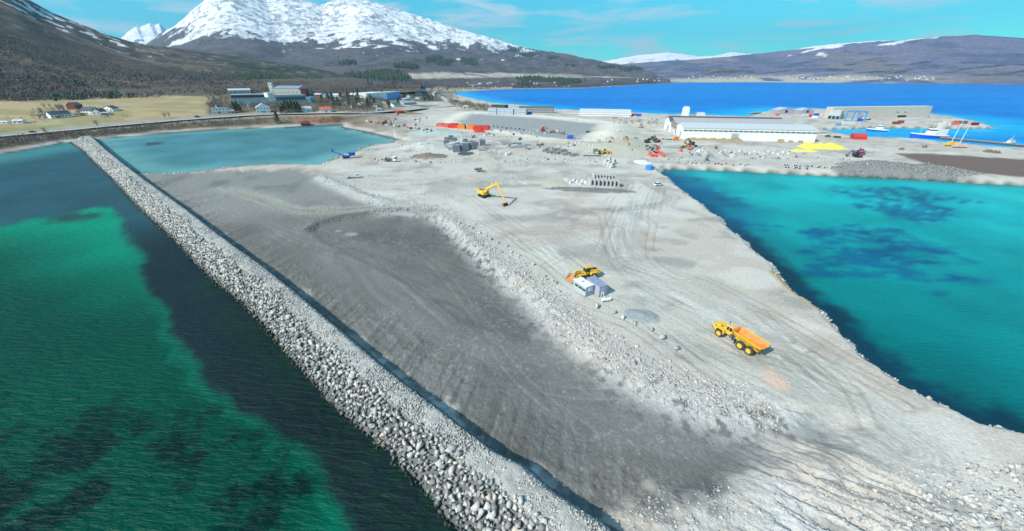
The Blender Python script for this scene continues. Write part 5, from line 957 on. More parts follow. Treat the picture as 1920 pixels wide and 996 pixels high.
for (a, b, e, rs_, d_, w_, r_, ro, lb) in (
    ((70,221),(80,221.5),4,1.4,6,'offw','slate','x','small dark roofed outbuilding left of the long farm house'), ((140,217),(150,217.5),3,1,5,'tan','dgrey','x','low tan shed between the long and the tall farm houses'), ((216,207),(224,206.5),3.5,1.2,5,'dgrey','slate','x','dark shed at the right of the lone white field house'),
    ((432,213),(440,212.5),4,1.5,6,'offw','grey','x','small pale garage between the flat roofed house and the firs'), ((466,201),(478,200.5),5,2,8,'offw','dgrey','y','white gabled house in front of the factory windows'), ((407,203),(417,202.5),4,2,8,'white','slate','x','white house among bare trees left of the factory'),
    ((394,197),(403,197),3.5,1.6,8,'tan','dgrey','y','tan house at the corner of the field'), ((642,197),(651,197),4,2,8,'white','slate','y','white house with a slate roof below the long blue grey warehouse'), ((660,203),(668,203),4,1.8,7,'offw','rust','x','pale house with a rusty roof right of the bare trees'),
    ((676,198),(684,198),3.5,1.8,7,'white','grey','x','small white house in front of the white warehouse'), ((690,195),(697,195),3.5,1.8,7,'offw','slate','y','pale gabled house just below the white warehouse'), ((724,195),(732,195),4,2,8,'tan','slate','x','tan house below the blue end of the warehouse'),
    ((769,183),(777,182.6),4,1.8,8,'offw','slate','x','pale house uphill of the pink walled one'), ((786,186),(794,185.5),4,1.8,8,'white','dgrey','y','white gabled house beside the firs on the winding road'), ((815,180),(823,179.6),3.5,1.6,8,'offw','slate','x','pale house right of the winding road'),
    ((762,170),(770,170),3.5,1.6,8,'white','slate','y','white house high above the blue warehouse'), ((726,171),(735,171),3.5,1.5,9,'tan','grey','x','tan building above the white warehouse'), ((584,176),(596,176),3.5,1.6,9,'offw','slate','x','long pale house behind the coral shed')):
    bld('small_building', lb, 'building', a, b, e, rs_, d_, w_, r_, ro, 2, 1, .5)
# white and grey halls near the outer shore
for i, (a, b, lb) in enumerate((((915,214),(930.5,215),'left end section of the grey blue stacked wall'),((932,215),(962,215.8),'middle section of the grey blue stacked wall'),((964,215.8),(986,216),'right end section of the grey blue stacked wall'))):
    t, Lb, h = bld('stacked_modules', lb, 'module stack', a, b, 11, .2, 12, 'bluegrey', 'greyroof', 'flat'); s = Sh()
    for k in (1, 2): s.box(Lb / 2, -.1, h * k / 3, Lb, .1, .25)
    s.to('gap_line', 'white', t)
    for j in range(3): Sh().box(Lb * (j + .5) / 3, -.1, h * .45, 1.2, .15, .9).to('window', 'dgrey', t)
bld('shed', 'low dark roofed shed behind the stacked grey blue wall', 'shed', (921,203), (946,204), 6, .5, 14, 'dgreen', 'darkroof', 'x', 0)
t, Lb, h = bld('terraced_row', 'long dark row building with many small windows near the shore', 'building', (973,212), (1037,213), 10, 1.5, 12, 'grey', 'dgrey', 'x', 0)
for k in range(2):
    for i in range(14): Sh().box(Lb * (i + .5) / 14, -.05, h * (.15 + .42 * k), 1.3, .1, 1.4).to('window', 'black', t)
t, Lb, h = bld('storage_hall', 'long low white hall on the outer shore left of the big halls', 'hall', (1086,217), (1182,219), 6, 3.6, 20, 'white', 'greyroof', 'x', 0)
for i in range(22): Sh().box(Lb * (i + .5) / 22, -.06, h * .35, 1.6, .12, .9).to('window', 'slate', t)
for px, py, a, lb, m in ((993,214,.1,'blue container beside the stacked grey blue wall','blue'),(990,211,0,'orange container behind the blue one near the stacked wall','orange'),(1190,217,.1,'red container at the right end of the white shore hall','coral'),(1197,218,.1,'blue container beside the red one near the shore hall','blue'),(1060,209,.1,'small white cabin on the outer shore between row building and hall','offw')): container(px, py, a, lb, m)
# the big halls
A, B = G(1278, 260.6), G(1527, 266.8); an = math.atan2(B.y - A.y, B.x - A.x); LH = (B - A).length
t = thing('industrial_hall', 'large white industrial hall with a long strip of windows and pale grey roof', 'hall', (A.x, A.y, 2.2), an); h = 8.6; D = 24
Sh().prism([(0, 0), (0, h), (D / 2, h + 2.6), (D, h), (D, 0)], 0, LH, True).to('wall', 'white', t)
Sh().hexa([(-.4, -.4, h), (LH + .4, -.4, h), (LH + .4, D / 2, h + 2.65), (-.4, D / 2, h + 2.65), (-.4, -.4, h + .25), (LH + .4, -.4, h + .25), (LH + .4, D / 2, h + 2.9), (-.4, D / 2, h + 2.9)]).hexa([(-.4, D / 2 + .02, h + 2.65), (LH + .4, D / 2 + .02, h + 2.65), (LH + .4, D, h + .02), (-.4, D, h + .02), (-.4, D / 2 + .02, h + 2.9), (LH + .4, D / 2 + .02, h + 2.9), (LH + .4, D, h + .3), (-.4, D, h + .3)]).to('roof', 'greyroof', t)
for i in range(26): Sh().box(LH * (i + .5) / 26, -.08, h * .74, LH / 26 * .86, .12, 1.0).to('window', 'dgrey', t)
for i in range(1, 9): Sh().box(LH * i / 9, -.04, .2, .12, .06, h - .4).to('panel_joint', 'offw', t)
Sh().box(LH * .405, -.1, .1, 5, .2, 5.2).to('sliding_door', 'bluegrey', t)
Sh().box(-.06, D * .3, .1, .1, 3, 5).box(-.06, D * .75, .1, .1, 1.2, 2.4).to('gable_door', 'grey', t)
c_, s_n = math.cos(an), math.sin(an)
def hall_at(x, y): return (A.x + c_ * x - s_n * y, A.y + s_n * x + c_ * y, 2.2)
t = thing('canopy_roof', 'brown grey open fronted canopy between the two white gables', 'canopy', hall_at(-1, D + .6), an); Sh().hexa([(0, 0, 9.2), (LH * .96, 0, 9.2), (LH * .96, 17, 12.2), (0, 17, 12.2), (0, 0, 9.6), (LH * .96, 0, 9.6), (LH * .96, 17, 12.6), (0, 17, 12.6)]).to('roof', mat('canopyroof', (.40, .40, .41), .6), t)
Sh().box(-.1, 8.5, 5.6, .3, 17.2, 4.6).to('gable_panel', mat('taupe', (.27, .25, .22), .8), t)
for y in (.8, 6, 11.4, 16.6): Sh().box(.3, y, 0, .6, .6, 6).to('post', 'white', t)
Sh().box(6, 8.5, 0, .4, 17, 8.8).to('inner_wall', 'dgrey', t)
t = thing('industrial_hall', 'rear white industrial hall with a long dark roof edged in pink', 'hall', hall_at(-2, D + 18.6), an); D2 = 24
Sh().prism([(0, 0), (0, 9), (D2 / 2, 12.2), (D2, 9), (D2, 0)], 0, LH * .98, True).to('wall', 'white', t); L2 = LH * .98
Sh().hexa([(-.4, -.4, 8.9), (L2, -.4, 8.9), (L2, D2 / 2, 12.3), (-.4, D2 / 2, 12.3), (-.4, -.4, 9.2), (L2, -.4, 9.2), (L2, D2 / 2, 12.6), (-.4, D2 / 2, 12.6)]).to('roof', 'darkroof', t)
Sh().hexa([(-.4, D2 / 2 + .02, 12.25), (L2, D2 / 2 + .02, 12.25), (L2, D2 + .4, 9), (-.4, D2 + .4, 9), (-.4, D2 / 2 + .02, 12.5), (L2, D2 / 2 + .02, 12.5), (L2, D2 + .4, 9.3), (-.4, D2 + .4, 9.3)]).to('rear_roof', mat('pinkroof', (.45, .25, .3), .7), t)
Sh().box(L2 / 2, D2 / 2, 12.6, L2, .6, .25).to('ridge_cap', mat('pinkroof', (.45, .25, .3), .7), t)
for y in (5, 9): Sh().box(-.06, y, .1, .1, 1.6, 5).to('door', 'dgrey', t)
for i in range(5): Sh().box(L2 * (.1 + .2 * i), 4, 10.1, 3, 1.4, .5).to('roof_vent', 'offw', t)
t = thing('silo', 'tall white square silo tower rising behind the dark roof', 'silo', hall_at(18, 80), an)
Sh().box(0, 0, 0, 5.6, 5, 18).to('tower', 'white', t); Sh().box(0, 0, 18, 4.8, 4.2, 1.2, .8, .8).to('top', 'offw', t); Sh().box(8, 0, 0, 5, 5, 11).bar((5, 0, 8), (12, 0, 14), 1.5).to('conveyor', 'grey', t); Sh().box(14, 0, 11, 8, 5, 3, .8, .8).to('hopper', 'offw', t); Sh().box(14, 0, 0, 3, 3, 11).to('leg', 'dgrey', t)
# goods along the hall's front
many('crate', 'crate', 'tan crates along the hall front', 'tan crate in the row against the front wall of the white hall', [(1288 + i * 6.2, 262.6 + i * .17, an, .9 + .25 * (i % 3)) for i in range(17)] + [(1378,265,an,2.0),(1463,267.3,an,1.6),(1482,268,an,1.2),(1500,268.6,an,1.3)], lambda n: (lambda t: (Sh().box(0, 0, 0, 2.2, 1.2, 1.3).to('box', 'tan', t), Sh().box(0, 0, 1.3, 2.3, 1.3, .1).to('lid', 'orangebrown', t), t)[-1])(thing(n, '', '')))
# yellow covered piles
def tarp(px, py, L_, w, h, a, label, m='tarp'):
    t = thing('covered_pile', label, 'covered pile', G(px, py), a); n = 12; V = []; F = []
    r = random.Random(int(px))
    for i in range(n + 1):
        u = i / n; e = min(1, 5 * min(u, 1 - u) + .12)
        for j, (yy, zz) in enumerate(((-.5, 0), (-.42, .75), (-.15, 1), (.2, .95), (.42, .7), (.5, 0))): V.append(((u - .5) * L_, yy * w * (.7 + .3 * e) + r.uniform(-.15, .15), max(0, zz * h * e * r.uniform(.75, 1.15))))
    for i in range(n):
        for j in range(5): F.append((i * 6 + j, (i + 1) * 6 + j, (i + 1) * 6 + j + 1, i * 6 + j + 1))
    link(bpy.data.objects.new('tarpaulin', mesh('tarpaulin', V, F + [(0, 1, 2, 3, 4, 5), tuple(n * 6 + k for k in (5, 4, 3, 2, 1, 0))], M(m))), t)
tarp(1540, 277, 28, 13, 3.2, -.12, 'large heap covered by a bright yellow tarpaulin'); tarp(1507, 284, 17, 2.6, 1.3, -.12, 'long low yellow covered stack in front of the large yellow heap')
# machines and clutter in the yards: each a small machine with its own parts
def machine(px, py, a, label, m, sc=1.0, arm=True, cat='machine', name='yard_machine'):
    r = random.Random(int(px * 7 + py)); t = thing(name, label, cat, G(px, py), a); t.scale = (sc,) * 3
    for y in (-.9, .9): track(t, -1.5, 1.5, y, .5, .7)
    Sh().prism([(-1.7,.8),(-1.8,1.7),(-.2,1.9),(.2,.8)], -1.1, 1.1).to('housing', m, t); Sh().box(.7, .3, .9, 1.0, 1.1, 1.5, .85, .9).to('cab', 'glass', t); Sh().box(.7, .3, 2.4, 1.0, 1.1, .1).to('cab_roof', m, t)
    if arm: Sh().bar((1, -.5, 1.2), (2.6, -.5, 3.2), .3, .45).bar((2.6, -.5, 3.2), (4.3, -.5, 1.2), .25, .35).to('arm', m, t); Sh().box(4.3, -.5, .3, .8, 1.0, .8, 1.2, 1).to('bucket', 'dgrey', t)
def bale(px, py, a, label, m, group, cat='stack', name='material_stack', sc=1.0):
    t = thing(name, label, cat, G(px, py), a, group); r = random.Random(int(px * 13 + py)); t.scale = (sc,) * 3
    Sh().box(0, 0, 0, r.uniform(2, 4), r.uniform(1.2, 2.2), r.uniform(.7, 1.4), .9, .9).to('lower_pile', m, t); Sh().box(r.uniform(-.5, .5), 0, 1.0, r.uniform(1, 2), r.uniform(.8, 1.4), r.uniform(.5, 1.0), .8, .8, .3).to('upper_pile', m, t); Sh().bar((-1.8, -.6, .4), (1.8, .5, 1.7), .15).to('pole', 'dgrey', t)
machine(1214, 268, .3, 'dark green machine at the top of the left yard cluster', 'dgreen', 1.3); machine(1222, 263, 1.0, 'grey machine behind the dark green one in the left yard cluster', 'dgrey', 1.2); machine(1232, 267, 2.0, 'brown grey excavator at the right of the left yard cluster', 'rust', 1.2)
machine(1232, 287, 1.2, 'red framed machine standing on the red patch', 'coral', 1.3); machine(1226, 285, 2.4, 'grey machine left on the red patch', 'grey', 1.2); machine(1285, 275, .6, 'yellow digger left in the middle yard cluster', 'yellow'); machine(1295, 272, 2.1, 'dark machine behind the middle yard cluster', 'dgreen', 1.3); machine(1293, 281, 1.1, 'coral painted machine in front of the middle yard cluster', 'coral', 1.0)
machine(1202, 239, 1.2, 'grey machine alone beside the access road near the halls', 'grey', 1.2); machine(1605, 291, .2, 'blue and yellow machine right of the yellow heap', 'blue', 1.2); machine(1614, 287, 1.4, 'coral machine behind the blue one right of the yellow heap', 'coral', 1.0); machine(1607, 295, 3.0, 'rust red machine in front of the blue one', 'rust', 1.3)
machine(1126, 289, 2.9, 'dark green machine left of the small yellow loader', 'green', 1.0); machine(722, 231, .4, 'orange digger on the rust coloured bank', 'orange', 1.4); machine(1018, 243, .4, 'small coral digger behind the parked trucks', 'coral')
Sp = [(1213,276,'dgrey'),(1219,278,'slate'),(1228,275,'logs'),(1234,278,'dgreen'),(1214,280,'grey'),(1224,281,'logs'),(1238,272,'concrete')]
for px, py, m in Sp: bale(px, py, px, 'dark heap of scrap gear in the left yard cluster', m, 'scrap gear heaps in the left yard')
for px, py in ((1218,291),(1238,291),(1243,294),(1222,294),(1228,294)): bale(px, py, py, 'heap of coral red formwork on the red patch beside the access road', 'coral', 'red formwork heaps')
for px, py, m in ((1279,278,'dgrey'),(1288,279,'grey'),(1298,279,'bluegrey'),(1304,276,'dgreen'),(1307,281,'concrete'),(1312,279,'grey'),(1318,282,'offw'),(1276,284,'coral'),(1302,284,'concrete'),(1309,285,'offw'),(1283,273,'orange')): bale(px, py, px, 'mixed heap of gear in the middle yard cluster before the white hall', m, 'gear heaps before the white hall')
for i in range(5): bale(1243 + i * 5, 262 + .3 * i, i, 'small dark bundle in the line beside the orange box', 'dgrey', 'dark bundles by the orange box', sc=.6)
container(1267, 263, .2, 'small orange box at the corner of the white hall', 'orange', 3)
for px, py, m in [(688 + i * 7.5, 228 + i * 1.1 + (i % 3), ['offw','rust','grey','coral','dgreen','concrete','logs'][i % 7]) for i in range(17)]: bale(px, py, px, 'small pile of mixed materials along the embankment by the inner bay', m, 'material piles along the embankment')
for px, py, m in [(925 + i * 8.2, 238 + i * .8 + (i % 2), 'dgrey') for i in range(8)]: bale(px, py, px, 'small dark pile on the near edge of the gravel yard', m, 'dark piles edging the gravel yard', sc=.7)
for px, py in ((893,206.5),(897,207),(901,207),(905,207),(909,207)): bale(px, py, 0, 'small dark bundle left of the stacked grey blue wall', 'black', 'dark bundles left of the stacked wall', sc=.6)
rq = random.Random(21)
for cx, cy, n_, lb, gp, ms in ((1010, 276, 12, 'small heap of stored material left of the sand berm', 'stored heaps left of the sand berm', ('dgrey', 'concrete', 'logs', 'grey')), (940, 252, 12, 'small heap of stored material below the red row', 'stored heaps below the red row', ('concrete', 'grey', 'offw', 'dgrey')), (1160, 262, 9, 'brown spoil heap beside the access road', 'spoil heaps by the access road', ('logs', 'tan', 'concrete')), (1350, 292, 12, 'small heap of stored material behind the pipe rings', 'stored heaps behind the pipe rings', ('grey', 'concrete', 'dgrey')), (760, 226, 10, 'small heap of material above the inner bay embankment', 'heaps above the embankment', ('rust', 'logs', 'dgreen', 'concrete'))):
    for i in range(n_): bale(cx + rq.gauss(0, 32), cy + rq.gauss(0, 5), rq.uniform(0, 3), lb, rq.choice(ms), gp, sc=rq.uniform(.7, 1.3))
# ---------------------------------------------------------------- harbour spit
t, Lb, h = bld('harbour_hall', 'very long beige hall on the harbour spit', 'hall', (1556,222.5), (1740,219.5), 20, .2, 9, 'beige', 'lconc', 'flat', 0)
for i in range(1, 12): Sh().box(Lb * i / 12, -.04, .2, .15, .06, h - .4).to('panel_joint', 'lconc', t)
for x in (.66, .74): Sh().box(Lb * x, -.06, h * .45, 2, .12, 1.4).to('window', 'slate', t)
Sh().box(Lb * .72, -.1, .1, 12, .2, 2.6).to('gate_door', 'black', t)
t, Lb, h = bld('open_workshop', 'grey white box front with dark open doors at the left end of the beige hall', 'workshop', (1551,222.6), (1573,224), 15, .2, 12, 'cabgrey', 'offw', 'flat', 0)
for i in range(3): Sh().box(Lb * (i + .5) / 3, -.08, .05, Lb / 3 * .8, .14, 3.6).to('door_opening', 'black', t)
bld('shed', 'low beige lean-to left of the grey white workshop', 'shed', (1536,218), (1551,220), 7, .2, 14, 'beige', 'beige', 'flat', 1)
bld('boat_shed', 'mauve grey gabled shed with dark gateway, left one on the spit', 'shed', (1459,214.5), (1487,214.5), 7, 3.2, 16, mat('mauve', (.36, .33, .42), .8), 'cabgrey', 'y', 1, 1, None, 'black', winh=3, winw=3.4)
bld('boat_shed', 'mauve grey gabled shed, right one on the spit', 'shed', (1501,214), (1525,214), 6, 2.8, 14, mat('mauve', (.36, .33, .42), .8), 'cabgrey', 'y', 1, 1, None, 'black', winh=2.6, winw=3)
t = thing('boat_lift', 'blue steel travelling boat lift in front of the beige hall', 'gantry', G(1601, 228), .1); s = 7.5
for x in (-s, s):
    for y in (-4, 4): Sh().box(x, y, 0, 1.2, 1.2, 10).to('leg', 'lblue', t)
Sh().box(0, -4, 9.6, 2 * s + 1.2, 1.2, 1.4).box(0, 4, 9.6, 2 * s + 1.2, 1.2, 1.4).to('top_beam', 'lblue', t); Sh().box(-s, 0, 4.5, 1, 8, .9).box(s, 0, 4.5, 1, 8, .9).to('side_beam', 'lblue', t); Sh().box(s + 1, 0, 0, 4, 5, 3).to('engine_box', 'blue', t)
for px, py, m, L_, lb in ((1457,217,'coral',4,'small red container left of the mauve shed on the spit'),(1510,218,'offw',8,'white container in front of the right mauve shed'),(1519,219,'red',3,'red end container beside the white one on the spit'),(1530,217,'blue',5,'blue container right of the mauve sheds'),(1527,222,'white',5,'white cabin on the spit below the blue container'),(1571,236,'lblue',4,'blue box near the white quay wall on the spit'),(1612,222,'coral',5,'coral box beside the boat lift'),(1680,233,'rust',7,'rust red container on the spit quay'),(1688,231,'rust',5,'second smaller rust red container on the spit quay'),(1770,236,'white',9,'white covered stack near the tip of the spit'),(1800,232,'dgrey',12,'long dark rack near the tip of the spit'),(1826,235,'dred',7,'dark red stack nearest the tip of the spit'),(1790,234,'coral',6,'coral stack between the white and dark ones on the spit'),(1725,232,'cabgrey',7,'pale grey boat shaped stack in the middle of the spit'),(1745,234,'beige',8,'beige container in the middle of the spit quay'),(1590,233,'offw',12,'long white pontoon wall on the spit quay')): container(px, py, -.05, lb, m, L_)
def boat(px, py, L_, a, label, hullm, topm, wh=4, name='boat', z=0.0, lean=0):
    q = P(px, py, 0); t = thing(name, label, 'boat', (q[0], q[1], z), a); w = L_ * .26; n = 8; V = []; F = []
    for i in range(n + 1):
        u = i / n; hw = w / 2 * (1 if u < .55 else max(.04, math.cos((u - .55) / .45 * math.pi / 2))); sh_ = L_ * (.09 + .06 * u * u)
        V += [((u - .5) * L_, -hw, sh_), ((u - .5) * L_ * .96, -hw * .7, -.4), ((u - .5) * L_ * .96, hw * .7, -.4), ((u - .5) * L_, hw, sh_)]
    for i in range(n):
        for j in range(3): F.append((i * 4 + j, i * 4 + j + 1, (i + 1) * 4 + j + 1, (i + 1) * 4 + j))
    F += [(0, 3, 2, 1)]
    link(bpy.data.objects.new('hull', mesh('hull', V, F, M(hullm))), t)
    Vd = [(v[0], v[1] * .98, v[2] - .03) for i, v in enumerate(V) if i % 4 in (0, 3)]; link(bpy.data.objects.new('deck', mesh('deck', Vd, [(2 * i, 2 * i + 1, 2 * i + 3, 2 * i + 2) for i in range(n)], M('offw'))), t)
    g = Sh()
    for i in range(n):
        for k in (0, 3): a_, b_ = V[i * 4 + k], V[(i + 1) * 4 + k]; g.bar(a_, b_, .22, .7)
    g.to('gunwale', topm, t); zd = L_ * .09
    c = Sh().box(-L_ * .1, 0, zd, L_ * .28, w * .7, wh * .5, .9, .9).to('cabin', topm, t); Sh().box(-L_ * .08, 0, zd + wh * .5, L_ * .18, w * .6, wh * .4, .9, .9).to('wheelhouse', topm, t)
    Sh().box(-L_ * .08, 0, zd + wh * .62, L_ * .185, w * .61, wh * .14).to('window', 'black', t); Sh().tube((-L_ * .05, 0, zd + wh * .9), (-L_ * .05, 0, zd + wh * 1.7), .12, n=6).tube((L_ * .25, 0, zd), (L_ * .25, 0, zd + wh * .9), .1, n=6).to('mast', 'offw', t)
    return t
boat(1643, 246.5, 17, math.radians(165), 'white boat with a blue hull moored below the spit quay', 'blue', 'white', 4.5)
t = boat(1737, 259, 27, math.radians(172), 'large white and blue ship with a tall pale superstructure lying at the quay', 'blue', 'white', 6); Sh().hexa([(-6, -2.6, 3), (-3, -2.6, 3), (-3, 2.6, 3), (-6, 2.6, 3), (-11, -2.4, 14), (-8.6, -2.4, 14), (-8.6, 2.4, 14), (-11, 2.4, 14)]).to('stern_ramp', 'beige', t); Sh().box(-8, 0, 2.6, 7, 6, 5).to('superstructure', 'lconc', t)
boat(1620, 229.5, 14, .1, 'dark hulled boat hauled out beside the blue boat lift', 'slate', 'offw', 3, z=2.6)
boat(1893, 270, 12, .3, 'small dark boat at the far end of the floating pier', 'slate', 'offw', 3)
boat(1416, 214, 16, .1, 'dark grounded hulk at the left tip of the spit', 'logs', 'grey', 1.5)
a_, b_ = Vector((*P(1762, 259, .6), .6)), Vector((*P(2050, 286, .6), .6)); t = thing('floating_pier', 'long floating pier with an orange brown deck right of the ship', 'pier', a_, math.atan2(b_.y - a_.y, b_.x - a_.x)); Ln = (b_ - a_).length
Sh().box(Ln / 2, 0, -.5, Ln, 5, 1.2).to('pontoon', 'slate', t)
for i in range(24): Sh().box(Ln * (i + .5) / 24, 0, .7, Ln / 24 - .25, 4.8, .15).to('deck_panel', mat('pierdeck', (.42, .27, .16), .85), t)
for px, py, m, lb, dx in ((1783,274,'yellow','yellow mobile crane with a slender raised boom on the right quay',8),(1798,277,'palepink','pale pink mobile crane with a slender raised boom right of the yellow one',8)):
    t = thing('mobile_crane', lb, 'crane', G(px, py), -.1)
    for x in (-2.8, -1, 1, 2.8):
        for y in (-1, 1): wheel(t, x, y, .55, .4, 10, 'grey')
    Sh().box(0, 0, .7, 8.5, 2.4, .7).to('carrier', m, t); Sh().box(3.5, 0, 1.4, 1.4, 2.2, 1.3).to('cab', m, t); Sh().box(-1, 0, 1.4, 3, 2.2, 1.6).to('slewing_body', m, t)
    Sh().bar((-1, 0, 2.4), (1.5, 2, 17), .34, .34, .18, .18).to('boom', 'lconc', t)
for px, py in ((1855,286),(1863,287),(1870,288),(1850,285.5),(1733,277),(1690,281)): bale(px, py, 0, 'dark brown pallet row on the right quay', 'logs', 'dark pallets on the right quay')
bld('red_shed', 'bright red shed with gabled roof on the quay behind the yellow heap', 'shed', (1600,261.5), (1624,262.5), 5, 2.2, 7, 'red', mat('redshedroof', (.50, .05, .05), .7), 'x', 0, 1, .2)
for px, py in ((1545,254),(1552,257),(1566,258.5),(1572,259)): pickup(px, py, px, 'small car parked on the quay between the white hall and the red shed', 'dgrey' if px > 1550 else 'white').__setitem__('group', 'cars on the quay by the red shed')
pl = thing('grey_scrap_heap', 'long rough heap of grey broken stone on the right yard', 'stone heap'); pp = []
for i in range(2600):
    k = random.choice((7, 8, 9)) ; k = [j for j, b in enumerate(BUMPS) if b[6] == 'grey'][:3][k - 7]; (cx, cy), rx, ry, h, th, c = BW_[k]; r = math.sqrt(random.random()); q = random.uniform(0, 6.28); u, v = rx * r * math.cos(q), ry * r * math.sin(q); pp.append((cx + u * math.cos(th) - v * math.sin(th), cy + u * math.sin(th) + v * math.cos(th)))
a = np.array(pp); stones(pl, 'stone', 'broken_stone', np.column_stack([a, hfast(a[:, 0], a[:, 1])]), np.random.uniform(.25, .8, len(a)), M_DST, RVS, 60)
for k, lb, cnt, m in ((15 if False else 11, 'dark stone heap in front of the concrete wall units', 700, M_DST), (2, 'brown heap of rubble left of the storage yard', 500, M_DST), (1, 'pale heap of broken rock beside the storage yard', 600, M_RUB)):
    (cx, cy), rx, ry, h, th, c = BW_[k]; hp = thing('stone_heap', lb, 'stone heap'); pp = []
    for i in range(cnt): r = math.sqrt(random.random()) * .95; q = random.uniform(0, 6.28); u, v = rx * r * math.cos(q), ry * r * math.sin(q); pp.append((cx + u * math.cos(th) - v * math.sin(th), cy + u * math.sin(th) + v * math.cos(th)))
    a = np.array(pp); stones(hp, 'stone', 'broken_stone', np.column_stack([a, hfast(a[:, 0], a[:, 1])]), np.random.uniform(.12, .42, len(a)), m, RVS, 20)
pp = []
for i in range(2600):
    px, py = (random.uniform(690, 1240), random.uniform(224, 306)) if i < 1900 else (random.uniform(1250, 1640), random.uniform(284, 318)); q = P(px, py, 2.5)
    if fbm(np.array([q[0] / 22]), np.array([q[1] / 22]), 3, 400)[0] > .47: pp.append(q)
a = np.array(pp); zz, s2 = hfast(a[:, 0], a[:, 1]), shore(a[:, 0], a[:, 1]); k = s2 > 3; szs = np.random.uniform(.2, .8, len(a)) * (1 + (np.random.random(len(a)) < .1) * 1.0)
for nm_, m_2, lb, q in (('rubble_litter', M_RUB, 'pale broken stone littering the far yards', k & (np.arange(len(a)) % 3 > 0)), ('scrap_litter', rock_mat('scrap', (.05, .05, .055), (.30, .24, .20)), 'dark scrap and debris littering the far yards', k & (np.arange(len(a)) % 3 == 0))):
    tag(link(bpy.data.objects.new(nm_, npmesh(nm_, *rubble(np.column_stack([a, zz + .1])[q], szs[q], RVS), m_2))), lb, 'litter', kind='stuff')
# ---------------------------------------------------------------- roads
def drape(name, pts, w, m, lift=.3):
    q = [G(a, b) for a, b in pts]; out = []
    for i in range(len(q) - 1):
        for k in range(8): out.append(q[i].lerp(q[i + 1], k / 8))
    out.append(q[-1]); V = []; F = []
    for i, p in enumerate(out):
        d = (out[min(i + 1, len(out) - 1)] - out[max(i - 1, 0)]); d.z = 0; d.normalize(); n = Vector((-d.y, d.x, 0))
        for s_ in (-w / 2, w / 2): c = p + n * s_; V.append((c.x, c.y, p.z + lift))
    for s_ in (-w / 2 - .5, w / 2 + .5): pass
    F = [(2 * i, 2 * i + 1, 2 * i + 3, 2 * i + 2) for i in range(len(out) - 1)]
    struct(name, mesh(name, V, F, m))
    return out
rd = drape('road', [(-420,292),(-150,268),(0,256),(60,250.5),(130,244),(200,237),(260,232),(330,226),(400,221),(470,216.5),(540,213.5),(620,212),(690,212),(740,208),(800,203),(850,199),(880,198)], 13, mat('roadbed', (.40, .39, .37), .9), .4)
drape('road', [(850,200),(838,190),(828,182),(812,176),(818,170)], 9, mat('roadbed2', (.42, .42, .42), .9), .6)
# ---------------------------------------------------------------- trees and brush
def leafcloud(n, rx, ry, rz, cz, s, r, shell=.5):
    V, F = [], []
    for i in range(n):
        d = Vector((r.gauss(0, 1), r.gauss(0, 1), r.gauss(0, 1))).normalized() * (shell + (1 - shell) * r.random()) ; c = Vector((d.x * rx, d.y * ry, cz + d.z * rz))
        u = Vector((r.gauss(0, 1), r.gauss(0, 1), r.gauss(0, 1))).normalized() * s * r.uniform(.6, 1.3); v = Vector((r.gauss(0, 1), r.gauss(0, 1), r.gauss(0, 1))).normalized() * s * r.uniform(.4, 1.0)
        k = len(V); V += [c - u, c + u, c + v]; F.append((k, k + 1, k + 2))
    return V, F
def bare_tree(name, seed):
    r = random.Random(seed); t = thing(name, '', ''); s = Sh().tube((0, 0, -.4), (.1, 0, 3.2), .22, .12, 6); tips = []
    for i in range(9):
        a = r.uniform(0, 6.28); z0 = r.uniform(1.2, 3.2); e = Vector((math.cos(a) * r.uniform(1, 2.4), math.sin(a) * r.uniform(1, 2.4), z0 + r.uniform(1.5, 4))); s.tube((.05, 0, z0), e, .09, .03, 4); tips.append(e)
    s.to('trunk', 'bark', t); V, F = leafcloud(230, 2.6, 2.6, 2.8, 4.4, .32, r, .25); link(bpy.data.objects.new('crown', mesh('crown', V, F, M('twig' if seed % 2 else 'twig2'))), t); return t
def fir(name, seed):
    r = random.Random(seed); t = thing(name, '', ''); Sh().tube((0, 0, -.4), (0, 0, 8.5), .25, .05, 6).to('trunk', 'bark', t); V, F = [], []
    for i in range(420):
        h = r.random() ** .8; z = 1.0 + h * 8.5; rad = (1 - h) * 2.6 * r.uniform(.45, 1.08) + .1; a = r.uniform(0, 6.28); c = Vector((math.cos(a) * rad, math.sin(a) * rad, z)); o = Vector((math.cos(a), math.sin(a), -.45)) * .6; w = Vector((-math.sin(a), math.cos(a), 0)) * .42
        k = len(V); V += [c - o * .8 + Vector((0, 0, .15)), c + o + w, c + o - w]; F.append((k, k + 1, k + 2))
    link(bpy.data.objects.new('crown', mesh('crown', V, F, M('pine' if seed % 2 else 'pine2'))), t); return t
many('fir_tree', 'tree', 'dark firs by the big white house', 'dark green fir in the clump beside the big white gabled house', [(443,211,0,1.1),(447,209,1,1.2),(440,208,2,1.1),(452,211,3,.9),(532,211,0,1.1),(537,209,1,1.3),(543,211,2,1.3),(549,209,3,1.3),(555,211,4,1.3),(560,209,5,1.2),(564,211,0,1.0),(528,213,2,.9)], lambda n: fir(n, 1))
many('fir_tree', 'tree', 'firs scattered among the town houses', 'dark fir standing alone between houses in the town', [(random.uniform(590, 760), random.uniform(176, 204), random.uniform(0, 6), random.uniform(.8, 1.3)) for _ in range(26)], lambda n: fir(n, 6))
many('fir_tree', 'tree', 'firs near the winding road', 'dark fir standing among the houses near the winding road', [(796,190,0,1.2),(801,188,1,1.3),(806,189,2,1.2),(811,188,1,1.1),(691,160,1,1.4),(697,160,1,1.2),(704,198,2,.8),(838,170,0,1.0)], lambda n: fir(n, 2))
many('fir_tree', 'tree', 'single fir below the big white house', 'lone dark fir on the shore slope below the big white house', [(521,231,0,1.25)], lambda n: fir(n, 4))
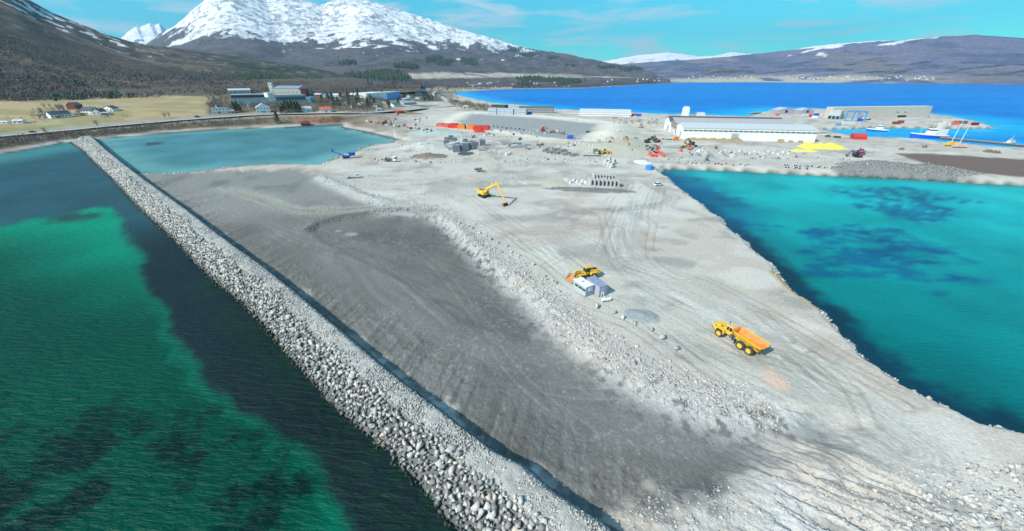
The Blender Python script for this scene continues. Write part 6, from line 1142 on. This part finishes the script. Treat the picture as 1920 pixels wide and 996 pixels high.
B1 = [(random.uniform(395, 690), random.uniform(196, 209), random.uniform(0, 6), random.uniform(.6, .95)) for _ in range(70)] + [(random.uniform(385, 432), random.uniform(186, 200), random.uniform(0, 6), random.uniform(.7, 1.0)) for _ in range(18)] + [(random.uniform(590, 700), random.uniform(186, 200), random.uniform(0, 6), random.uniform(.7, 1.1)) for _ in range(40)] + [(random.uniform(700, 860), random.uniform(172, 184), random.uniform(0, 6), random.uniform(.7, 1.0)) for _ in range(40)]
many('bare_tree', 'tree', 'bare trees between the town houses', 'leafless grey brown tree among the town houses', B1, lambda n: bare_tree(n, 3))
many('bare_tree', 'tree', 'bare trees on the shore point left of the blue sea', 'leafless brown tree on the wooded point beside the blue sea', [(random.uniform(845, 915), 0, random.uniform(0, 6), random.uniform(.8, 1.2)) for _ in range(40)] and [(x := random.uniform(846, 915), 190 + (x - 846) * .17 + random.uniform(0, 7), random.uniform(0, 6), random.uniform(.8, 1.2)) for _ in range(45)], lambda n: bare_tree(n, 8))
many('bare_tree', 'tree', 'bare trees around the farm', 'leafless tree beside the farm buildings', [(random.uniform(75, 150), random.uniform(203, 218), random.uniform(0, 6), random.uniform(.7, 1.0)) for _ in range(16)] + [(184,238,0,1),(88,252,0,.9),(310,222,1,1),(318,221,2,.9)], lambda n: bare_tree(n, 5))
def brush(name, label, pts, m, s=.6, hh=2.4, cat='bushes', n=14):
    V, F = [], []; r = random.Random(len(pts))
    for p in pts:
        v, f = leafcloud(n, 1.6 * hh / 2.4, 1.6 * hh / 2.4, hh * .5, hh * .45, s, r, .3); k = len(V); V += [q + p for q in v]; F += [tuple(i + k for i in g) for g in f]
    o = link(bpy.data.objects.new(name, npmesh(name, [tuple(v) for v in V], F, m))); tag(o, label, cat, kind='stuff')
r = random.Random(11); pts = []
for i in range(1250):
    px = r.uniform(-150, 640); y0 = np.interp(px, [-150, 0, 130, 190, 330, 420, 500, 640], [300, 276, 262, 256, 243, 238, 236, 230]); y1 = np.interp(px, [-150, 0, 200, 330, 400, 470, 560, 640], [285, 262, 243, 232, 227, 222, 222, 222]); py = y0 + (y1 - y0) * r.random()
    if 470 < px < 600 and r.random() < .7: continue
    pts.append(G(px, py))
brush('shore_bushes', 'leafless brown bushes on the slope between the coast road and the bay', pts, M('twig2'), .55, 3.0)
brush('thicket', 'dense dark thicket along the foot of the coast road bank', [q + Vector((r.uniform(-3, 3), r.uniform(-3, 3), 0)) for q in r.sample(pts, 420)], M('twig'), .6, 4.0)
wd = [G(r.uniform(520, 860), r.uniform(154, 176)) + Vector((r.uniform(-20, 20), r.uniform(-40, 40), 0)) for _ in range(700)] + [G(r.uniform(640, 860), r.uniform(169, 186)) for _ in range(420)] + [G(r.uniform(385, 700), r.uniform(168, 178)) for _ in range(420)] + [G(r.uniform(600, 720), r.uniform(186, 206)) for _ in range(170)] + [G(r.uniform(395, 640), r.uniform(198, 209)) for _ in range(130)]
brush('bare_wood', 'leafless grey brown woods growing round the town houses', [q for q in wd if abs(q.x - P(838, 180)[0] * q.y / P(838, 180)[1]) > 12], mat('woodtwig', (.13, .108, .09), .95, var=.3, sc=.05), .9, 7, 'wood', 16)
pp_ = [(x := r.uniform(842, 925), 189 + (x - 842) * .17 + r.uniform(0, 9)) for _ in range(230)]; brush('point_wood', 'brown leafless wood on the point beside the blue sea', [G(*q) for q in pp_], M('twig2'), .8, 6, 'wood', 16)
hd = [(r.uniform(60, 152), r.uniform(203, 222)) for _ in range(46)] + [(r.uniform(185, 240), r.uniform(218, 224)) for _ in range(14)] + [(r.uniform(0, 95), r.uniform(222, 236)) for _ in range(16)]; brush('hedge_scrub', 'brown leafless scrub around the farm buildings', [G(*q) for q in hd], M('twig2'), .6, 3.2, 'bushes', 14)
pts = [G(r.uniform(640, 720), r.uniform(199, 216)) for _ in range(120)] + [G(r.uniform(850, 925), r.uniform(199, 207)) for _ in range(60)] + [G(r.uniform(1150, 1235), r.uniform(222, 233)) for _ in range(50)]
brush('scrub', 'low dark scrub round the edges of the gravel field', pts, M('twig'), .55, 2.4)
# the woods on the slopes: one mass each
pts = []
while len(pts) < 4300:
    px = r.uniform(-500, 760); t_ = r.random() ** 1.7 * .42
    if fbm(np.array([px / 60]), np.array([t_ * 14]), 2, 300)[0] < .36: continue
    q = on(HA, px, t_ + r.uniform(-.005, .005)); pts.append(q + Vector((r.uniform(-12, 12), r.uniform(-12, 12), 0)))
brush('birch_wood', 'leafless birch wood covering the foot of the left hill', pts, mat('birch', (.135, .112, .10), .95, var=.3, sc=.02), 1.8, 8, 'wood', 9)
pts = []
for px, t_, w, hgt, n in ((30,.015,50,.008,80), (150,.02,28,.012,40), (60,.12,60,.012,14), (480,.42,120,.05,260), (560,.40,120,.06,300), (640,.30,60,.05,160), (240,.22,90,.02,15)):
    for _ in range(n): q = on(HA, px + r.gauss(0, w / 2.2), max(0, t_ + r.gauss(0, hgt))); pts.append(q + Vector((r.uniform(-15, 15), r.uniform(-15, 15), 0)))
def conifers(name, label, pts, h, wd):
    V, F = [], []
    for p in pts:
        hh = h * r.uniform(.7, 1.2)
        for k in range(3):
            z0, z1, w = hh * (.1 + .28 * k), hh * (.5 + .26 * k), wd * (1 - .27 * k) * r.uniform(.8, 1.2); n0 = len(V); a0 = r.uniform(0, 2)
            for j in range(5): a = a0 + j * 1.2566; V.append(p + Vector((math.cos(a) * w * r.uniform(.6, 1.1), math.sin(a) * w * r.uniform(.6, 1.1), z0 * r.uniform(.8, 1.1))))
            V.append(p + Vector((0, 0, z1))); F += [(n0 + j, n0 + (j + 1) % 5, n0 + 5) for j in range(5)]
    tag(link(bpy.data.objects.new(name, npmesh(name, [tuple(v) for v in V], F, M('pine')))), label, 'wood', kind='stuff')
conifers('conifer_wood', 'dark conifer stands on the left hill', pts, 9, 3.4)
pts = []
for cx, cy, w, hgt, n in ((812,113,10,3.5,90),(820,110,9,3,80),(834,120,11,3,110),(842,116,8,2.5,70),(878,116,11,4.5,140),(888,121,7,2,40),(985,104,16,2.5,120),(998,101,14,3,100),(968,95,14,2,50),(1037,110,11,3,90),(758,125,14,2,80),(772,127,12,2,60),(655,120,14,3,60),(1070,124,8,1,30),(1140,127,16,2.2,90),(1180,131,14,2,70),(1195,126,12,2,60),(1000,150,24,2.4,190),(1040,152,22,2,130),(1075,155,16,1.6,90),(985,163,10,1.0,60),(1055,162,10,.8,40),(700,146,40,4,260),(740,150,24,3,160),(725,140,30,3,120)):
    for _ in range(n): pts.append(on_px(HB, cx + max(-1.3, min(1.3, r.gauss(0, .6))) * w, cy + max(-1.3, min(1.3, r.gauss(0, .6))) * hgt))
conifers('spruce_plantation', 'dark green spruce plantations on the slope below the snow mountain', pts, 22, 8)
pts = []
for _ in range(3600):
    px = r.uniform(640, 1230); q = on(HB, px, r.uniform(.0, .10))
    if 34 < q.z < 58 and px > 740: continue
    if 800 < px < 960 and r.random() < .75: continue
    pts.append(q)
brush('slope_wood', 'leafless purple grey wood on the lowland behind the bay', pts, mat('slopebirch', (.13, .115, .12), .95, var=.3, sc=.02), 3.0, 10, 'wood', 5)
# far houses on the other shores
def farhouse(n):
    t = thing(n, '', ''); Sh().prism([(-4, 0), (-4, 5), (0, 8), (4, 5), (4, 0)], -7, 7).to('wall', 'white', t); Sh().hexa([(-4.4, -7.3, 4.9), (0, -7.3, 8.1), (0, 7.3, 8.1), (-4.4, 7.3, 4.9), (-4.4, -7.3, 5.3), (0, -7.3, 8.5), (0, 7.3, 8.5), (-4.4, 7.3, 5.3)]).hexa([(4.4, -7.3, 4.9), (.02, -7.3, 8.1), (.02, 7.3, 8.1), (4.4, 7.3, 4.9), (4.4, -7.3, 5.3), (.02, -7.3, 8.5), (.02, 7.3, 8.5), (4.4, 7.3, 5.3)]).to('roof', 'dgrey', t); return t
def far_many(label, group, pos):
    p0 = farhouse('far_house'); tag(p0, label, 'house', group); p0.location = pos[0]; p0.rotation_euler[2] = 1
    for q in pos[1:]: dup(p0, q, r.uniform(0, 3), label, r.uniform(.6, 1.15))
far_many('tiny pale house in the village along the far right shore', 'houses along the far right shore', [on_px(HC_, r.uniform(1290, 1760), r.uniform(142, 151)) for _ in range(70)])
far_many('small pale house by the shore below the snow mountain', 'houses on the shore below the mountain', [on_px(HB, r.uniform(870, 1180), r.uniform(150, 165)) for _ in range(36)] + [on_px(HB, r.uniform(1190, 1240), r.uniform(148, 154)) for _ in range(12)])
p = on_px(HA, 174, 122); t = thing('cabin', 'lone red cabin high in the wood on the left hill', 'cabin', p, .3); t.scale = (.6, .6, .6); Sh().prism([(-5, -1), (-5, 4), (0, 7), (5, 4), (5, -1)], -6, 6).to('wall', 'coral', t); Sh().prism([(-5.4, 3.8), (0, 7.1), (5.4, 3.8), (5.4, 4.3), (0, 7.6), (-5.4, 4.3)], -6.4, 6.4).to('roof', 'red', t)
# ---------------------------------------------------------------- air
b = Sh().box(0, 7000, -6, 26000, 22000, 1700); me = mesh('haze', b.V, b.F, None); hm = bpy.data.materials.new('haze'); hm.use_nodes = True; ht = hm.node_tree; ht.nodes.clear()
ho = N(ht, 'ShaderNodeOutputMaterial'); pv = N(ht, 'ShaderNodeVolumePrincipled', Density=.00006); pv.inputs['Color'].default_value = (.30, .62, 1, 1); pv.inputs['Anisotropy'].default_value = .2; ht.links.new(pv.outputs[0], ho.inputs['Volume'])
me.materials.append(hm); o = link(bpy.data.objects.new('haze', me)); o['kind'] = 'stuff'; o['label'] = 'thin blue air over the fjord'; o['category'] = 'haze'
